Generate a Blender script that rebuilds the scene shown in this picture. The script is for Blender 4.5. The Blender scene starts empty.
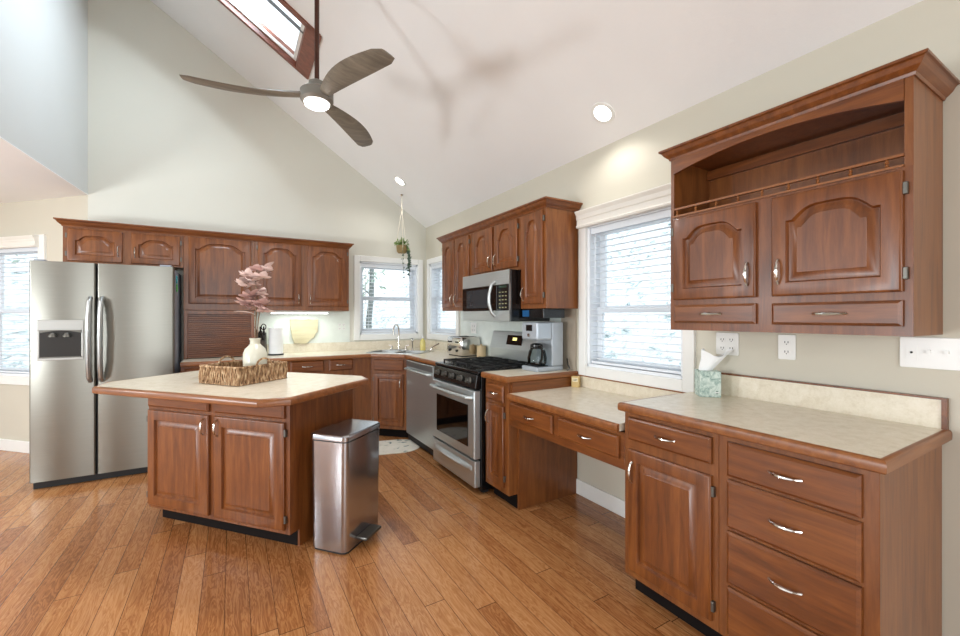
import bpy, bmesh, math, random
from mathutils import Vector, Matrix
random.seed(7)
R = math.radians
S = bpy.context.scene
col = bpy.context.collection

# ------------------------------------------------------------------ camera
cd = bpy.data.cameras.new('camera')
cam = bpy.data.objects.new('camera', cd); col.objects.link(cam)
cd.sensor_width = 36; cd.sensor_fit = 'HORIZONTAL'
cd.lens = 418.5 / 960 * 36
cd.clip_start = 0.05; cd.clip_end = 200
cd.shift_y = -(318 - 316.66) / 960
cam.location = (-2.225, -5.173, 1.32)
cam.rotation_euler = (R(90), 0, -R(30.63))
S.camera = cam

# ------------------------------------------------------------------ view
S.view_settings.view_transform = 'Standard'
S.view_settings.look = 'None'
S.view_settings.gamma = 1
S.view_settings.use_curve_mapping = False
S.view_settings.exposure = 0.0

# ------------------------------------------------------------------ world
w = bpy.data.worlds.new('daylight'); S.world = w
w.use_nodes = True
wn = w.node_tree; wn.nodes.clear()
wo = wn.nodes.new('ShaderNodeOutputWorld'); wb = wn.nodes.new('ShaderNodeBackground')
wtc = wn.nodes.new('ShaderNodeTexCoord'); wsx = wn.nodes.new('ShaderNodeSeparateXYZ')
wr = wn.nodes.new('ShaderNodeValToRGB')
wr.color_ramp.elements[0].position = 0.35; wr.color_ramp.elements[0].color = (0.50, 0.48, 0.46, 1)
wr.color_ramp.elements[1].position = 0.62; wr.color_ramp.elements[1].color = (0.90, 0.96, 1.0, 1)
wma = wn.nodes.new('ShaderNodeMath'); wma.operation = 'MULTIPLY_ADD'
wma.inputs[1].default_value = 0.5; wma.inputs[2].default_value = 0.5
wn.links.new(wtc.outputs['Generated'], wsx.inputs[0])
wn.links.new(wsx.outputs['Z'], wma.inputs[0]); wn.links.new(wma.outputs[0], wr.inputs[0])
wn.links.new(wr.outputs[0], wb.inputs[0]); wn.links.new(wb.outputs[0], wo.inputs[0])
wb.inputs['Strength'].default_value = 2.0


def light(name, kind, loc, energy, color=(1, 1, 1), size=0.1, rot=None, aim=None, size_y=None, spot=None, spread=None):
    d = bpy.data.lights.new(name, kind); d.energy = energy; d.color = color
    if kind == 'AREA':
        d.size = size
        if size_y: d.shape = 'RECTANGLE'; d.size_y = size_y
        else: d.shape = 'DISK'
        if spread: d.spread = spread
    else:
        d.shadow_soft_size = size
    if kind == 'SPOT': d.spot_size = spot or R(120); d.spot_blend = 0.6
    o = bpy.data.objects.new(name, d); col.objects.link(o); o.location = loc
    if aim is not None:
        o.rotation_euler = (Vector(aim) - Vector(loc)).to_track_quat('-Z', 'Y').to_euler()
    elif rot: o.rotation_euler = rot
    return o


SL = 0.657; ZC = 2.503            # ceiling slope and eaves height
cz = lambda x: ZC - SL * x
# light assumed from the fan shadow, on the left, low under the flat ceiling
light('assumed_left_light', 'AREA', (-5.6, -3.9, 0.95), 74, (.90, 0.96, 1), 0.6, aim=(-0.9, -2.4, 3.0))
# assumed nook light, out of frame on the left under the flat ceiling
light('assumed_nook_light', 'POINT', (-5.3, -1.9, 1.55), 120, (0.90, 0.96, 1.0), 0.18)
# skylight daylight
light('skylight_light', 'AREA', (-2.3, -1.3, cz(-2.3) + 0.30), 50, (0.80, 0.90, 1.0), 0.8, aim=(-3.9, -0.6, 2.4))
# fill light added behind the camera to brighten room and ceiling
light('rear_fill_light', 'AREA', (-2.6, -8.2, 1.5), 100, (0.90, 0.96, 1), 3.0, aim=(-1.6, -2.0, 2.2), size_y=2.2)


# ------------------------------------------------------------------ materials
def lin(c):
    return tuple(((x / 255) / 12.92 if x / 255 <= .04045 else ((x / 255 + .055) / 1.055) ** 2.4) for x in c)


class Mat:
    def __init__(s, name):
        s.m = bpy.data.materials.new(name); s.m.use_nodes = True
        s.t = s.m.node_tree; s.n = s.t.nodes
        s.b = s.n['Principled BSDF']; s.out = s.n['Material Output']
    def node(s, k, **kw):
        n = s.n.new(k)
        for a, v in kw.items(): setattr(n, a, v)
        return n
    def link(s, a, b): s.t.links.new(a, b)
    def set(s, **kw):
        for k, v in kw.items():
            s.b.inputs[k.replace('_', ' ')].default_value = v
    def math(s, op, a, b=None, c=None):
        n = s.node('ShaderNodeMath', operation=op)
        for i, x in enumerate((a, b, c)):
            if x is None: continue
            if isinstance(x, (int, float)): n.inputs[i].default_value = x
            else: s.link(x, n.inputs[i])
        return n.outputs[0]
    def coords(s, scale=(1, 1, 1), rot=(0, 0, 0), kind='Object'):
        tc = s.node('ShaderNodeTexCoord'); mp = s.node('ShaderNodeMapping')
        mp.inputs['Scale'].default_value = scale; mp.inputs['Rotation'].default_value = rot
        s.link(tc.outputs[kind], mp.inputs[0]); return mp.outputs[0]
    def noise(s, vec, scale, detail=3, rough=.5, dist=0):
        n = s.node('ShaderNodeTexNoise'); n.inputs['Scale'].default_value = scale
        n.inputs['Detail'].default_value = detail; n.inputs['Roughness'].default_value = rough
        n.inputs['Distortion'].default_value = dist
        if vec is not None: s.link(vec, n.inputs['Vector'])
        return n.outputs['Fac']
    def ramp(s, fac, stops):
        n = s.node('ShaderNodeValToRGB'); cr = n.color_ramp
        while len(cr.elements) < len(stops): cr.elements.new(.5)
        for e, (p, c) in zip(cr.elements, stops):
            e.position = p; e.color = (*c, 1)
        s.link(fac, n.inputs[0]); return n.outputs[0]
    def bump(s, h, strength=.2, dist=.002):
        n = s.node('ShaderNodeBump'); n.inputs['Strength'].default_value = strength
        n.inputs['Distance'].default_value = dist
        s.link(h, n.inputs['Height']); s.link(n.outputs[0], s.b.inputs['Normal'])


def plain(name, rgb, rough=.5, metal=0, noise=.04, **kw):
    m = Mat(name); c = lin(rgb)
    f = m.noise(m.coords(), 14, 3)
    lo = tuple(x * (1 - noise) for x in c); hi = tuple(min(1, x * (1 + noise)) for x in c)
    m.link(m.ramp(f, [(.3, lo), (.7, hi)]), m.b.inputs['Base Color'])
    m.set(Roughness=rough, Metallic=metal, **kw)
    return m.m


def wood(name, axis, dark=(98, 47, 24), mid=(141, 77, 42), light_=(172, 104, 62), rough=.36):
    m = Mat(name)
    sc = {'z': (9, 9, .9), 'x': (.9, 9, 9), 'y': (9, .9, 9)}[axis]
    v = m.coords(sc)
    a = m.noise(v, 3.2, 5, .55, .6)
    b = m.noise(v, 22, 2, .6)
    mix = m.math('ADD', m.math('MULTIPLY', a, .8), m.math('MULTIPLY', b, .2))
    m.link(m.ramp(mix, [(.26, lin(dark)), (.5, lin(mid)), (.76, lin(light_))]), m.b.inputs['Base Color'])
    m.set(Roughness=rough); m.b.inputs['Coat Weight'].default_value = .14; m.b.inputs['Coat Roughness'].default_value = .22
    m.bump(b, .05, .001)
    return m.m


WD = dict(dark=(74, 36, 12), mid=(114, 62, 24), light_=(142, 85, 38))
wz = wood('cherry_wood_vertical', 'z', **WD)
wx = wood('cherry_wood_horizontal', 'x', **WD)
wy = wood('cherry_wood_side', 'z', dark=(90, 48, 20), mid=(122, 70, 31), light_=(144, 90, 44))
wedge = wood('wood_edge', 'x', dark=(104, 58, 26), mid=(134, 80, 38), light_=(156, 100, 54), rough=.34)


def steel(name, rgb=(182, 184, 182), rough=.30, axis='z', metal=.88):
    m = Mat(name)
    sc = {'z': (140, 140, 2), 'x': (2, 140, 140), 'y': (140, 2, 140)}[axis]
    f = m.noise(m.coords(sc), 2, 2)
    c = lin(rgb)
    m.link(m.ramp(f, [(.3, tuple(x * .93 for x in c)), (.7, c)]), m.b.inputs['Base Color'])
    r = m.math('MULTIPLY_ADD', f, .12, rough)
    m.link(r, m.b.inputs['Roughness']); m.set(Metallic=metal)
    return m.m


st = steel('brushed_steel'); sth = steel('brushed_steel_horizontal', (206, 214, 215), .34, 'x', .85)
stf = steel('fridge_steel', (136, 134, 126), .28, 'x', .97)
sttrash = plain('trash_can_steel', (178, 178, 182), .2, .95, .02)
chrome = plain('polished_nickel', (210, 205, 198), .14, 1, 0)
stdark = steel('dark_steel', (112, 110, 104), .35, 'x')
black = plain('black_enamel', (14, 14, 15), .22)
blackm = plain('black_matte', (20, 20, 21), .6)
iron = plain('cast_iron', (24, 24, 25), .5, noise=.2)
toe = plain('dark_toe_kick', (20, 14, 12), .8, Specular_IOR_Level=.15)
white = plain('white_trim_paint', (236, 236, 232), .35, noise=.01)
vinyl = plain('white_vinyl', (235, 239, 243), .3, noise=.01)
slat = plain('white_blind_slat', (232, 238, 244), .4, noise=.01)
valm = plain('cream_valance', (232, 229, 220), .4, noise=.01)
plastic = plain('white_plastic', (232, 232, 228), .3, noise=.01)
glassblack = plain('dark_glass', (10, 9, 9), .06, noise=0)
fridgeside = plain('grey_fridge_side', (150, 156, 166), .45)
bronze = plain('fan_bronze', (128, 124, 116), .45, .3)
fanwood = wood('weathered_fan_wood', 'x', dark=(96, 91, 82), mid=(124, 117, 104), light_=(148, 140, 126), rough=.55)
rodm = plain('fan_rod_brown', (70, 38, 26), .35, .3)
skyw = wood('skylight_wood', 'x', dark=(96, 50, 34), mid=(122, 66, 46), light_=(146, 84, 60))


def paint(name, rgb, bump=.08):
    m = Mat(name); c = lin(rgb)
    f = m.noise(m.coords(), 2.0, 2)
    m.link(m.ramp(f, [(.3, tuple(x * .975 for x in c)), (.7, c)]), m.b.inputs['Base Color'])
    m.set(Roughness=.65)
    m.bump(m.noise(m.coords(), 60, 3), bump, .003)
    return m.m


wallm = paint('greige_wall_paint', (205, 200, 184))
wallbk = paint('pale_wall_paint', (212, 210, 198))
ceilm = paint('white_ceiling_texture', (240, 240, 239), .25)
wallbl = paint('pale_upper_wall_paint', (212, 214, 212))


def emis(name, rgb, s):
    m = Mat(name)
    f = m.noise(m.coords(), 5, 1)
    m.link(m.ramp(f, [(.3, rgb), (.7, rgb)]), m.b.inputs['Emission Color'])
    m.set(Emission_Strength=s); m.b.inputs['Base Color'].default_value = (*rgb, 1)
    return m.m


lamp_e = emis('lamp_glow', (1, .98, .95), 9)
led_e = emis('led_glow', (.93, 1, .98), 7)
disp_e = emis('clock_display', (.95, .85, .3), 1.2)


def glassmat(name, tint=(.97, .99, 1), gloss=.10, rough=.03):
    m = Mat(name); m.n.remove(m.b)
    tr = m.node('ShaderNodeBsdfTransparent'); gl = m.node('ShaderNodeBsdfGlossy'); mx = m.node('ShaderNodeMixShader')
    tr.inputs[0].default_value = (*tint, 1); gl.inputs['Roughness'].default_value = rough
    lw = m.node('ShaderNodeLayerWeight'); lw.inputs[0].default_value = gloss
    m.link(lw.outputs['Fresnel'], mx.inputs[0]); m.link(tr.outputs[0], mx.inputs[1]); m.link(gl.outputs[0], mx.inputs[2])
    m.link(mx.outputs[0], m.out.inputs[0])
    return m.m


pane = glassmat('window_glass', gloss=.08)
carafe_g = glassmat('carafe_glass', (.72, .78, .78), .3)


def counter():
    m = Mat('cream_laminate')
    a = m.noise(m.coords(), 22, 6, .65, .4); b = m.noise(m.coords(), 160, 3)
    f = m.math('ADD', m.math('MULTIPLY', a, .7), m.math('MULTIPLY', b, .3))
    m.link(m.ramp(f, [(.34, lin((214, 202, 178))), (.5, lin((225, 215, 194))), (.66, lin((232, 223, 205)))]), m.b.inputs['Base Color'])
    m.set(Roughness=.27)
    return m.m


lam = counter()


def floor_mat():
    m = Mat('oak_plank_floor')
    tc = m.node('ShaderNodeTexCoord'); sp = m.node('ShaderNodeSeparateXYZ'); m.link(tc.outputs['Object'], sp.inputs[0])
    X, Y = sp.outputs[0], sp.outputs[1]
    u = m.math('DIVIDE', X, .098); row = m.math('FLOOR', u); fu = m.math('FRACT', u)
    wn1 = m.node('ShaderNodeTexWhiteNoise', noise_dimensions='1D'); m.link(row, wn1.inputs['W'])
    v = m.math('ADD', m.math('DIVIDE', Y, 1.45), m.math('MULTIPLY', wn1.outputs['Value'], 7.3))
    seg = m.math('FLOOR', v); fv = m.math('FRACT', v)
    cx = m.node('ShaderNodeCombineXYZ'); m.link(row, cx.inputs[0]); m.link(seg, cx.inputs[1])
    wn2 = m.node('ShaderNodeTexWhiteNoise', noise_dimensions='2D'); m.link(cx.outputs[0], wn2.inputs['Vector'])
    rnd = wn2.outputs['Value']
    # grain
    gv = m.node('ShaderNodeCombineXYZ')
    m.link(m.math('MULTIPLY', X, 9), gv.inputs[0]); m.link(m.math('MULTIPLY', Y, 1.1), gv.inputs[1]); m.link(m.math('MULTIPLY', rnd, 40), gv.inputs[2])
    g1 = m.noise(gv.outputs[0], 2.6, 4, .55, 1.6)
    rings = m.math('FRACT', m.math('MULTIPLY', g1, 7))
    ringd = m.math('ABSOLUTE', m.math('SUBTRACT', rings, .5))
    gv2 = m.node('ShaderNodeCombineXYZ')
    m.link(m.math('MULTIPLY', X, 120), gv2.inputs[0]); m.link(m.math('MULTIPLY', Y, 4), gv2.inputs[1]); m.link(m.math('MULTIPLY', rnd, 9), gv2.inputs[2])
    g2 = m.noise(gv2.outputs[0], 1, 3)
    f = m.math('ADD', m.math('ADD', m.math('MULTIPLY', rnd, .30), m.math('MULTIPLY', ringd, .52)), m.math('MULTIPLY', g2, .38))
    c = m.ramp(f, [(.12, lin((116, 68, 36))), (.38, lin((156, 101, 58))), (.58, lin((180, 126, 79))), (.88, lin((200, 150, 102)))])
    # gaps
    eu = m.math('MINIMUM', fu, m.math('SUBTRACT', 1, fu)); ev = m.math('MINIMUM', fv, m.math('SUBTRACT', 1, fv))
    gu = m.math('GREATER_THAN', eu, .013); gw = m.math('GREATER_THAN', ev, .0013)
    gap = m.math('MULTIPLY', gu, gw)
    mx = m.node('ShaderNodeMix', data_type='RGBA'); m.link(gap, mx.inputs['Factor'])
    mx.inputs['A'].default_value = (*lin((84, 50, 28)), 1); m.link(c, mx.inputs['B'])
    m.link(mx.outputs['Result'], m.b.inputs['Base Color'])
    m.link(m.math('MULTIPLY_ADD', g2, .12, .14), m.b.inputs['Roughness'])
    h = m.math('ADD', m.math('MULTIPLY', gap, .8), m.math('MULTIPLY', g2, .2))
    m.bump(h, .25, .0015)
    return m.m


floorm = floor_mat()


# ------------------------------------------------------------------ mesh builder
class MB:
    def __init__(s): s.v = []; s.f = []
    def box(s, x0, x1, y0, y1, z0, z1):
        if x0 > x1: x0, x1 = x1, x0
        if y0 > y1: y0, y1 = y1, y0
        if z0 > z1: z0, z1 = z1, z0
        b = len(s.v)
        s.v += [(x, y, z) for z in (z0, z1) for x, y in ((x0, y0), (x1, y0), (x1, y1), (x0, y1))]
        s.f += [tuple(b + i for i in q) for q in ((3, 2, 1, 0), (4, 5, 6, 7), (0, 1, 5, 4), (1, 2, 6, 5), (2, 3, 7, 6), (3, 0, 4, 7))]
        return s
    def loops(s, L, cap=(True, True), closed=False):
        n = len(L[0]); b = len(s.v)
        for l in L: s.v += [tuple(p) for p in l]
        m = len(L)
        for i in range(m if closed else m - 1):
            for j in range(n):
                k = (j + 1) % n; i2 = (i + 1) % m
                s.f.append((b + i * n + j, b + i * n + k, b + i2 * n + k, b + i2 * n + j))
        if not closed:
            if cap[0]: s.f.append(tuple(b + j for j in reversed(range(n))))
            if cap[1]: s.f.append(tuple(b + (m - 1) * n + j for j in range(n)))
        return s
    def prism(s, pts, a, b, axis='z'):
        def P(p, h):
            return {'z': (p[0], p[1], h), 'x': (h, p[0], p[1]), 'y': (p[0], h, p[1])}[axis]
        return s.loops([[P(p, a) for p in pts], [P(p, b) for p in pts]])
    def lathe(s, prof, c=(0, 0, 0), n=20, axis='z'):
        L = []
        for r, h in prof:
            r = max(r, .0004); l = []
            for i in range(n):
                t = 2 * math.pi * i / n; a, b2 = r * math.cos(t), r * math.sin(t)
                o = {'z': (a, b2, h), 'x': (h, a, b2), 'y': (a, h, b2)}[axis]
                l.append((c[0] + o[0], c[1] + o[1], c[2] + o[2]))
            L.append(l)
        return s.loops(L)
    def tube(s, path, r, n=8, flat=1.0):
        P = [Vector(p) for p in path]; L = []
        up = None
        for i, p in enumerate(P):
            t = (P[min(i + 1, len(P) - 1)] - P[max(i - 1, 0)]).normalized()
            if up is None:
                up = Vector((0, 0, 1)) if abs(t.z) < .9 else Vector((1, 0, 0))
            up = (up - t * up.dot(t)).normalized(); sd = t.cross(up)
            rr = r[i] if isinstance(r, (list, tuple)) else r
            L.append([p + (up * math.cos(2 * math.pi * k / n) * flat + sd * math.sin(2 * math.pi * k / n)) * rr for k in range(n)])
        return s.loops(L)
    def ball(s, c, r, nu=10, nv=7):
        if isinstance(r, (int, float)): r = (r, r, r)
        L = []
        for j in range(nv + 1):
            ph = math.pi * j / nv; q = max(math.sin(ph), .01)
            L.append([(c[0] + r[0] * q * math.cos(2 * math.pi * i / nu), c[1] + r[1] * q * math.sin(2 * math.pi * i / nu), c[2] - r[2] * math.cos(ph)) for i in range(nu)])
        return s.loops(L)
    def sweep(s, path, prof, side=1, closed=False):
        """profile (out, z) swept along a plan path, mitred"""
        n = len(path); L = []
        def nr(a, b):
            d = Vector((b[0] - a[0], b[1] - a[1])).normalized(); return Vector((d.y, -d.x)) * side
        for i, p in enumerate(path):
            ns = []
            if i > 0 or closed: ns.append(nr(path[i - 1], p))
            if i < n - 1 or closed: ns.append(nr(p, path[(i + 1) % n]))
            if len(ns) == 2:
                m = ns[0] + ns[1]; m = m / max(m.dot(ns[0]), .2)
            else: m = ns[0]
            L.append([(p[0] + m.x * o, p[1] + m.y * o, z) for o, z in prof])
        return s.loops(L, closed=closed)
    def plate_hole(s, outer, hole, z0, z1):
        """outer polygon with a hole, extruded in z"""
        bm = bmesh.new()
        for z in (z0, z1):
            es = []
            for poly in (outer, hole):
                vs = [bm.verts.new((p[0], p[1], z)) for p in poly]
                es += [bm.edges.new((vs[i], vs[(i + 1) % len(vs)])) for i in range(len(vs))]
            bmesh.ops.triangle_fill(bm, use_beauty=True, edges=es)
        b = len(s.v); bm.verts.index_update()
        s.v += [tuple(v.co) for v in bm.verts]
        s.f += [tuple(b + v.index for v in f.verts) for f in bm.faces]
        n1, n2 = len(outer), len(hole); N = n1 + n2
        for st_, n in ((0, n1), (n1, n2)):
            for i in range(n):
                j = (i + 1) % n; s.f.append((b + st_ + i, b + st_ + j, b + N + st_ + j, b + N + st_ + i))
        bm.free(); return s
    def xf(s, M):
        s.v = [tuple(M @ Vector(p)) for p in s.v]; return s
    def build(s, name, mat, parent=None, bev=0, smooth=False, seg=2):
        me = bpy.data.meshes.new(name); me.from_pydata(s.v, [], s.f)
        bm = bmesh.new(); bm.from_mesh(me)
        bmesh.ops.recalc_face_normals(bm, faces=bm.faces); bm.to_mesh(me); bm.free()
        if smooth:
            me.shade_smooth(); me.set_sharp_from_angle(angle=R(38))
        o = bpy.data.objects.new(name, me); col.objects.link(o)
        mats = mat if isinstance(mat, (list, tuple)) else [mat]
        for x in mats: me.materials.append(x)
        if parent: o.parent = parent
        if bev:
            b = o.modifiers.new('bevel', 'BEVEL'); b.width = bev; b.segments = seg; b.limit_method = 'ANGLE'; b.angle_limit = R(40)
        return o


def B(*a): return MB().box(*a)
def thing(name, label, cat, loc=(0, 0, 0), rz=0, group=None):
    o = bpy.data.objects.new(name, None); col.objects.link(o); o.empty_display_size = .1
    o.location = loc; o.rotation_euler = (0, 0, rz); return tag(o, label, cat, group)
def tag(o, label, cat, group=None, kind=None):
    o['label'] = label; o['category'] = cat
    if group: o['group'] = group
    if kind: o['kind'] = kind
    return o
def struct(o): o['kind'] = 'structure'; return o
def arc(c, r, a0, a1, n): return [(c[0] + r * math.cos(a0 + (a1 - a0) * i / n), c[1] + r * math.sin(a0 + (a1 - a0) * i / n)) for i in range(n + 1)]
def rrect(x0, x1, y0, y1, r, n=5):
    return (arc((x1 - r, y0 + r), r, -math.pi / 2, 0, n) + arc((x1 - r, y1 - r), r, 0, math.pi / 2, n)
            + arc((x0 + r, y1 - r), r, math.pi / 2, math.pi, n) + arc((x0 + r, y0 + r), r, math.pi, 1.5 * math.pi, n))


# ------------------------------------------------------------------ structure
XL = -3.373
struct(B(-9, 1.0, -9.5, 3.0, -.06, 0).build('floor', floorm))

# right wall with two window holes
A0, A1, AZ0, AZ1 = -.90, -.14, 1.10, 2.0
B0, B1, BZ0, BZ1 = -3.71, -2.95, .96, 1.98
mb = MB()
for y0, y1, zz in ((-9.5, B0, None), (B0, B1, (BZ0, BZ1)), (B1, A0, None), (A0, A1, (AZ0, AZ1)), (A1, .0, None)):
    if zz is None: mb.box(0, .14, y0, y1, 0, ZC)
    else: mb.box(0, .14, y0, y1, 0, zz[0]); mb.box(0, .14, y0, y1, zz[1], ZC)
struct(mb.build('wall_right', wallm))

# back wall, gable shape, with window hole
C0, C1, CZ0, CZ1 = -.88, -.12, 1.10, 2.0
mb = MB()
def gab(x0, x1, z0): mb.prism([(x0, z0), (x1, z0), (x1, cz(x1)), (x0, cz(x0))], 0, .14, 'y')
gab(XL, C0, 0); gab(C0, C1, CZ1); mb.box(C0, C1, 0, .14, 0, CZ0); gab(C1, .14, 0)
struct(mb.build('wall_back', wallbk))

# nook wall at 45 degrees with window
def diagM(o, deg): return Matrix.Translation(Vector((o[0], o[1], 0))) @ Matrix.Rotation(R(deg), 4, 'Z')
NM = diagM((XL, 0), -45)         # local -x runs away from the kitchen corner, local y outward
N0, N1, NZ0, NZ1 = -1.45, -.62, .74, 2.02
mb = MB().box(-1.75, N0, 0, .12, 0, 2.444).box(N1, .0, 0, .12, 0, 2.444).box(N0, N1, 0, .12, 0, NZ0).box(N0, N1, 0, .12, NZ1, 2.444).xf(NM)
struct(mb.build('wall_nook', wallm))
ne = NM @ Vector((-1.75, 0, 0))
struct(B(-9, ne.x, ne.y, ne.y + .12, 0, 2.444).build('wall_nook_rear', wallm))
xl0 = lambda y: XL + (-3.476 + 3.373) / -1.39 * y
# flat low ceiling over nook and living area
struct(MB().prism([(XL, 0), (ne.x, ne.y), (-9, ne.y), (-9, -9.5), (xl0(-9.5), -9.5)], 2.444, 2.450).build('ceiling_low', ceilm))
# upper left wall
dx = (-3.476 + 3.373) / -1.39
xl = lambda y: XL + dx * y
mb = MB()
mb.loops([[(xl(0), 0, 2.450), (xl(-9.5), -9.5, 2.450), (xl(-9.5) - .12, -9.5, 2.450), (xl(0) - .12, 0, 2.450)],
          [(xl(0), 0, cz(xl(0))), (xl(-9.5), -9.5, cz(xl(-9.5))), (xl(-9.5) - .12, -9.5, cz(xl(-9.5) - .12)), (xl(0) - .12, 0, cz(xl(0) - .12))]])
struct(mb.build('wall_left_upper', wallbl))
# sloped ceiling with skylight hole
SX0, SX1, SY0, SY1 = -2.75, -1.62, -1.65, -.96
mb = MB(); T = .16
def cq(x0, x1, y0, y1):
    mb.loops([[(x0, y0, cz(x0)), (x1, y0, cz(x1)), (x1, y1, cz(x1)), (x0, y1, cz(x0))], [(x0, y0, cz(x0) + T), (x1, y0, cz(x1) + T), (x1, y1, cz(x1) + T), (x0, y1, cz(x0) + T)]])
cq(-4.35, .14, -9.5, SY0); cq(-4.35, .14, SY1, .14); cq(SX1, .14, SY0, SY1); cq(-4.35, SX0, SY0, SY1)
struct(mb.build('ceiling_sloped', ceilm))

# rear wall behind the camera, added for reflections; opening added to admit daylight
mb = MB()
mb.box(-9, -4.2, -9.62, -9.5, 0, 2.444).box(-.8, .14, -9.62, -9.5, 0, 2.444)
mb.prism([(-4.3, 2.444), (.14, 2.444), (.14, cz(.14)), (-4.3, cz(-4.3))], -9.62, -9.5, 'y')
struct(mb.build('wall_rear', wallm))

# skylight
sk = bpy.data.objects.new('window_1', None); col.objects.link(sk); struct(sk)
mb = MB()
def slq(x0, x1, y0, y1, h0, h1):
    mb.loops([[(x0, y0, cz(x0) + h0), (x1, y0, cz(x1) + h0), (x1, y1, cz(x1) + h0), (x0, y1, cz(x0) + h0)], [(x0, y0, cz(x0) + h1), (x1, y0, cz(x1) + h1), (x1, y1, cz(x1) + h1), (x0, y1, cz(x0) + h1)]])
for a in ((SX0, SX1, SY0 - .01, SY0 + .045), (SX0, SX1, SY1 - .028, SY1 + .006), (SX1 - .10, SX1 + .01, SY0, SY1), (SX0 - .01, SX0 + .06, SY0, SY1)): slq(*a, -.014, .12)
mb.build('skylight_reveal', skyw, sk)
mb = MB()
for a in ((SX0, SX1, SY0 + .045, SY0 + .06), (SX0, SX1, SY1 - .045, SY1 - .028), (SX1 - .12, SX1 - .10, SY0, SY1)): slq(*a, .04, .07)
mb.build('skylight_frame', white, sk)
mb = MB(); slq(SX0, SX1 - .10, SY0 + .20, SY0 + .212, .03, .06); mb.build('skylight_bar', plain('grey_bar', (120, 124, 126), .5), sk)
mb = MB(); slq(SX0 + .02, SX1 - .04, SY0 + .03, SY1 - .03, .075, .080); mb.build('skylight_glass', pane, sk)

# baseboards
struct(B(-.014, 0, B0 - .1, -2.835, 0, .11).build('baseboard_right', white, bev=.004))
struct(B(-1.75, .0, -.016, 0, 0, .11).xf(NM).build('baseboard_nook', white, bev=.004))


def window(idx, M, x0, x1, z0, z1, casing=.07, rail=.5, blind_to=0.0, val=(.0, .12), stool=True, pitch=.044, tilt=8, lowgap=0.0):
    """local frame: x right, z up, y into the wall"""
    e = bpy.data.objects.new('window_%d' % idx, None); col.objects.link(e); struct(e); e.matrix_world = M
    c = casing
    mb = MB().box(x0 - c, x0, -.022, .012, z0 - c, z1 + c).box(x1, x1 + c, -.022, .012, z0 - c, z1 + c).box(x0, x1, -.022, .012, z1, z1 + c).box(x0, x1, -.022, .012, z0 - c, z0)
    mb.build('casing', white, e, bev=.005)
    mb = MB().box(x0, x0 + .022, 0, .14, z0, z1).box(x1 - .022, x1, 0, .14, z0, z1).box(x0, x1, 0, .14, z1 - .02, z1).box(x0, x1, 0, .14, z0, z0 + .02)
    mb.build('jamb', vinyl, e)
    a, b = x0 + .022, x1 - .022; zl, zh = z0 + .02, z1 - .02; zm = zl + (zh - zl) * rail
    f = .045
    for nm, q0, q1, yy in (('lower_sash', zl, zm + .02, .075), ('upper_sash', zm - .02, zh, .105)):
        mb = MB().box(a, a + f, yy, yy + .03, q0, q1).box(b - f, b, yy, yy + .03, q0, q1).box(a + f, b - f, yy, yy + .03, q0, q0 + f).box(a + f, b - f, yy, yy + .03, q1 - f, q1)
        s_ = mb.build(nm, vinyl, e, bev=.003)
        B(a + f, b - f, yy + .012, yy + .016, q0 + f, q1 - f).build('pane', pane, s_)
    return e


def blind(M, x0, x1, z0, z1, label, pitch=.044, tilt=2, val=None, wand=True):
    e = thing('window_blind', label, 'blind'); e.matrix_world = M
    B(x0, x1, .012, .058, z1 - .045, z1 - .002).build('headrail', slat, e)
    z = z1 - .06; n = 0
    t = R(tilt); wdt = .024
    mb = MB()
    while z > z0 + .03:
        dy, dz = wdt * math.cos(t), wdt * math.sin(t)
        c = .034
        mb.loops([[(x, c - dy, z - dz), (x, c, z + .0035), (x, c + dy, z + dz), (x, c + dy, z + dz + .0022), (x, c, z + .0060), (x, c - dy, z - dz + .0022)] for x in (x0 + .004, x1 - .004)])
        z -= pitch; n += 1
    mb.build('slats', slat, e, smooth=True)
    B(x0 + .004, x1 - .004, .012, .056, z0, z0 + .018).build('bottom_rail', slat, e, bev=.003)
    for x in (x0 + .09, x1 - .09):
        MB().box(x - .001, x + .001, .009, .0105, z0 + .01, z1 - .04).build('ladder_cord', slat, e)
    if val:
        vx0, vx1, vz0, vz1 = val
        prof = [(.0, vz0), (.034, vz0), (.038, vz0 + .012), (.032, vz0 + .02), (.030, vz0 + .055), (.036, vz0 + .062), (.038, vz1 - .03), (.052, vz1 - .008), (.052, vz1), (0, vz1)]
        MB().loops([[(x, -.022 - o, z) for o, z in prof] for x in (vx0, vx1)]).build('valance', valm, e)
    if wand:
        MB().tube([(x0 + .05, .004, z1 - .05), (x0 + .05, .002, z1 - .5)], .004, 6).build('tilt_wand', slat, e)
    return e


RM = Matrix.Translation((0, 0, 0)) @ Matrix.Rotation(R(-90), 4, 'Z')   # local x -> -Y, local y -> +X
window(2, RM, -B1, -B0, BZ0, BZ1, rail=.40)
blind(RM, -B1 + .024, -B0 - .024, BZ0 + .024, BZ1 - .02, 'white horizontal blind in the wide window above the desk', val=(-B1 - .055, -B0 + .055, 1.965, 2.085))
window(3, RM, -A1, -A0, AZ0, AZ1, casing=.07)
blind(RM, -A1 + .024, -A0 - .024, AZ0 + .024, AZ1 - .02, 'white blind in the narrow window between corner and wall cabinets')
window(4, Matrix.Identity(4), C0, C1, CZ0, CZ1, casing=.07)
blind(Matrix.Identity(4), C0 + .024, C1 - .024, CZ0 + .024, CZ1 - .02, 'white blind in the window behind the kitchen sink')
window(5, NM, N0, N1, NZ0, NZ1, casing=.085)
blind(NM, N0 + .024, N1 - .024, NZ0 + .024, NZ1 - .02, 'white blind in the nook window left of the refrigerator', val=(N0 - .02, N1 + .02, 1.985, 2.09))

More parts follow.
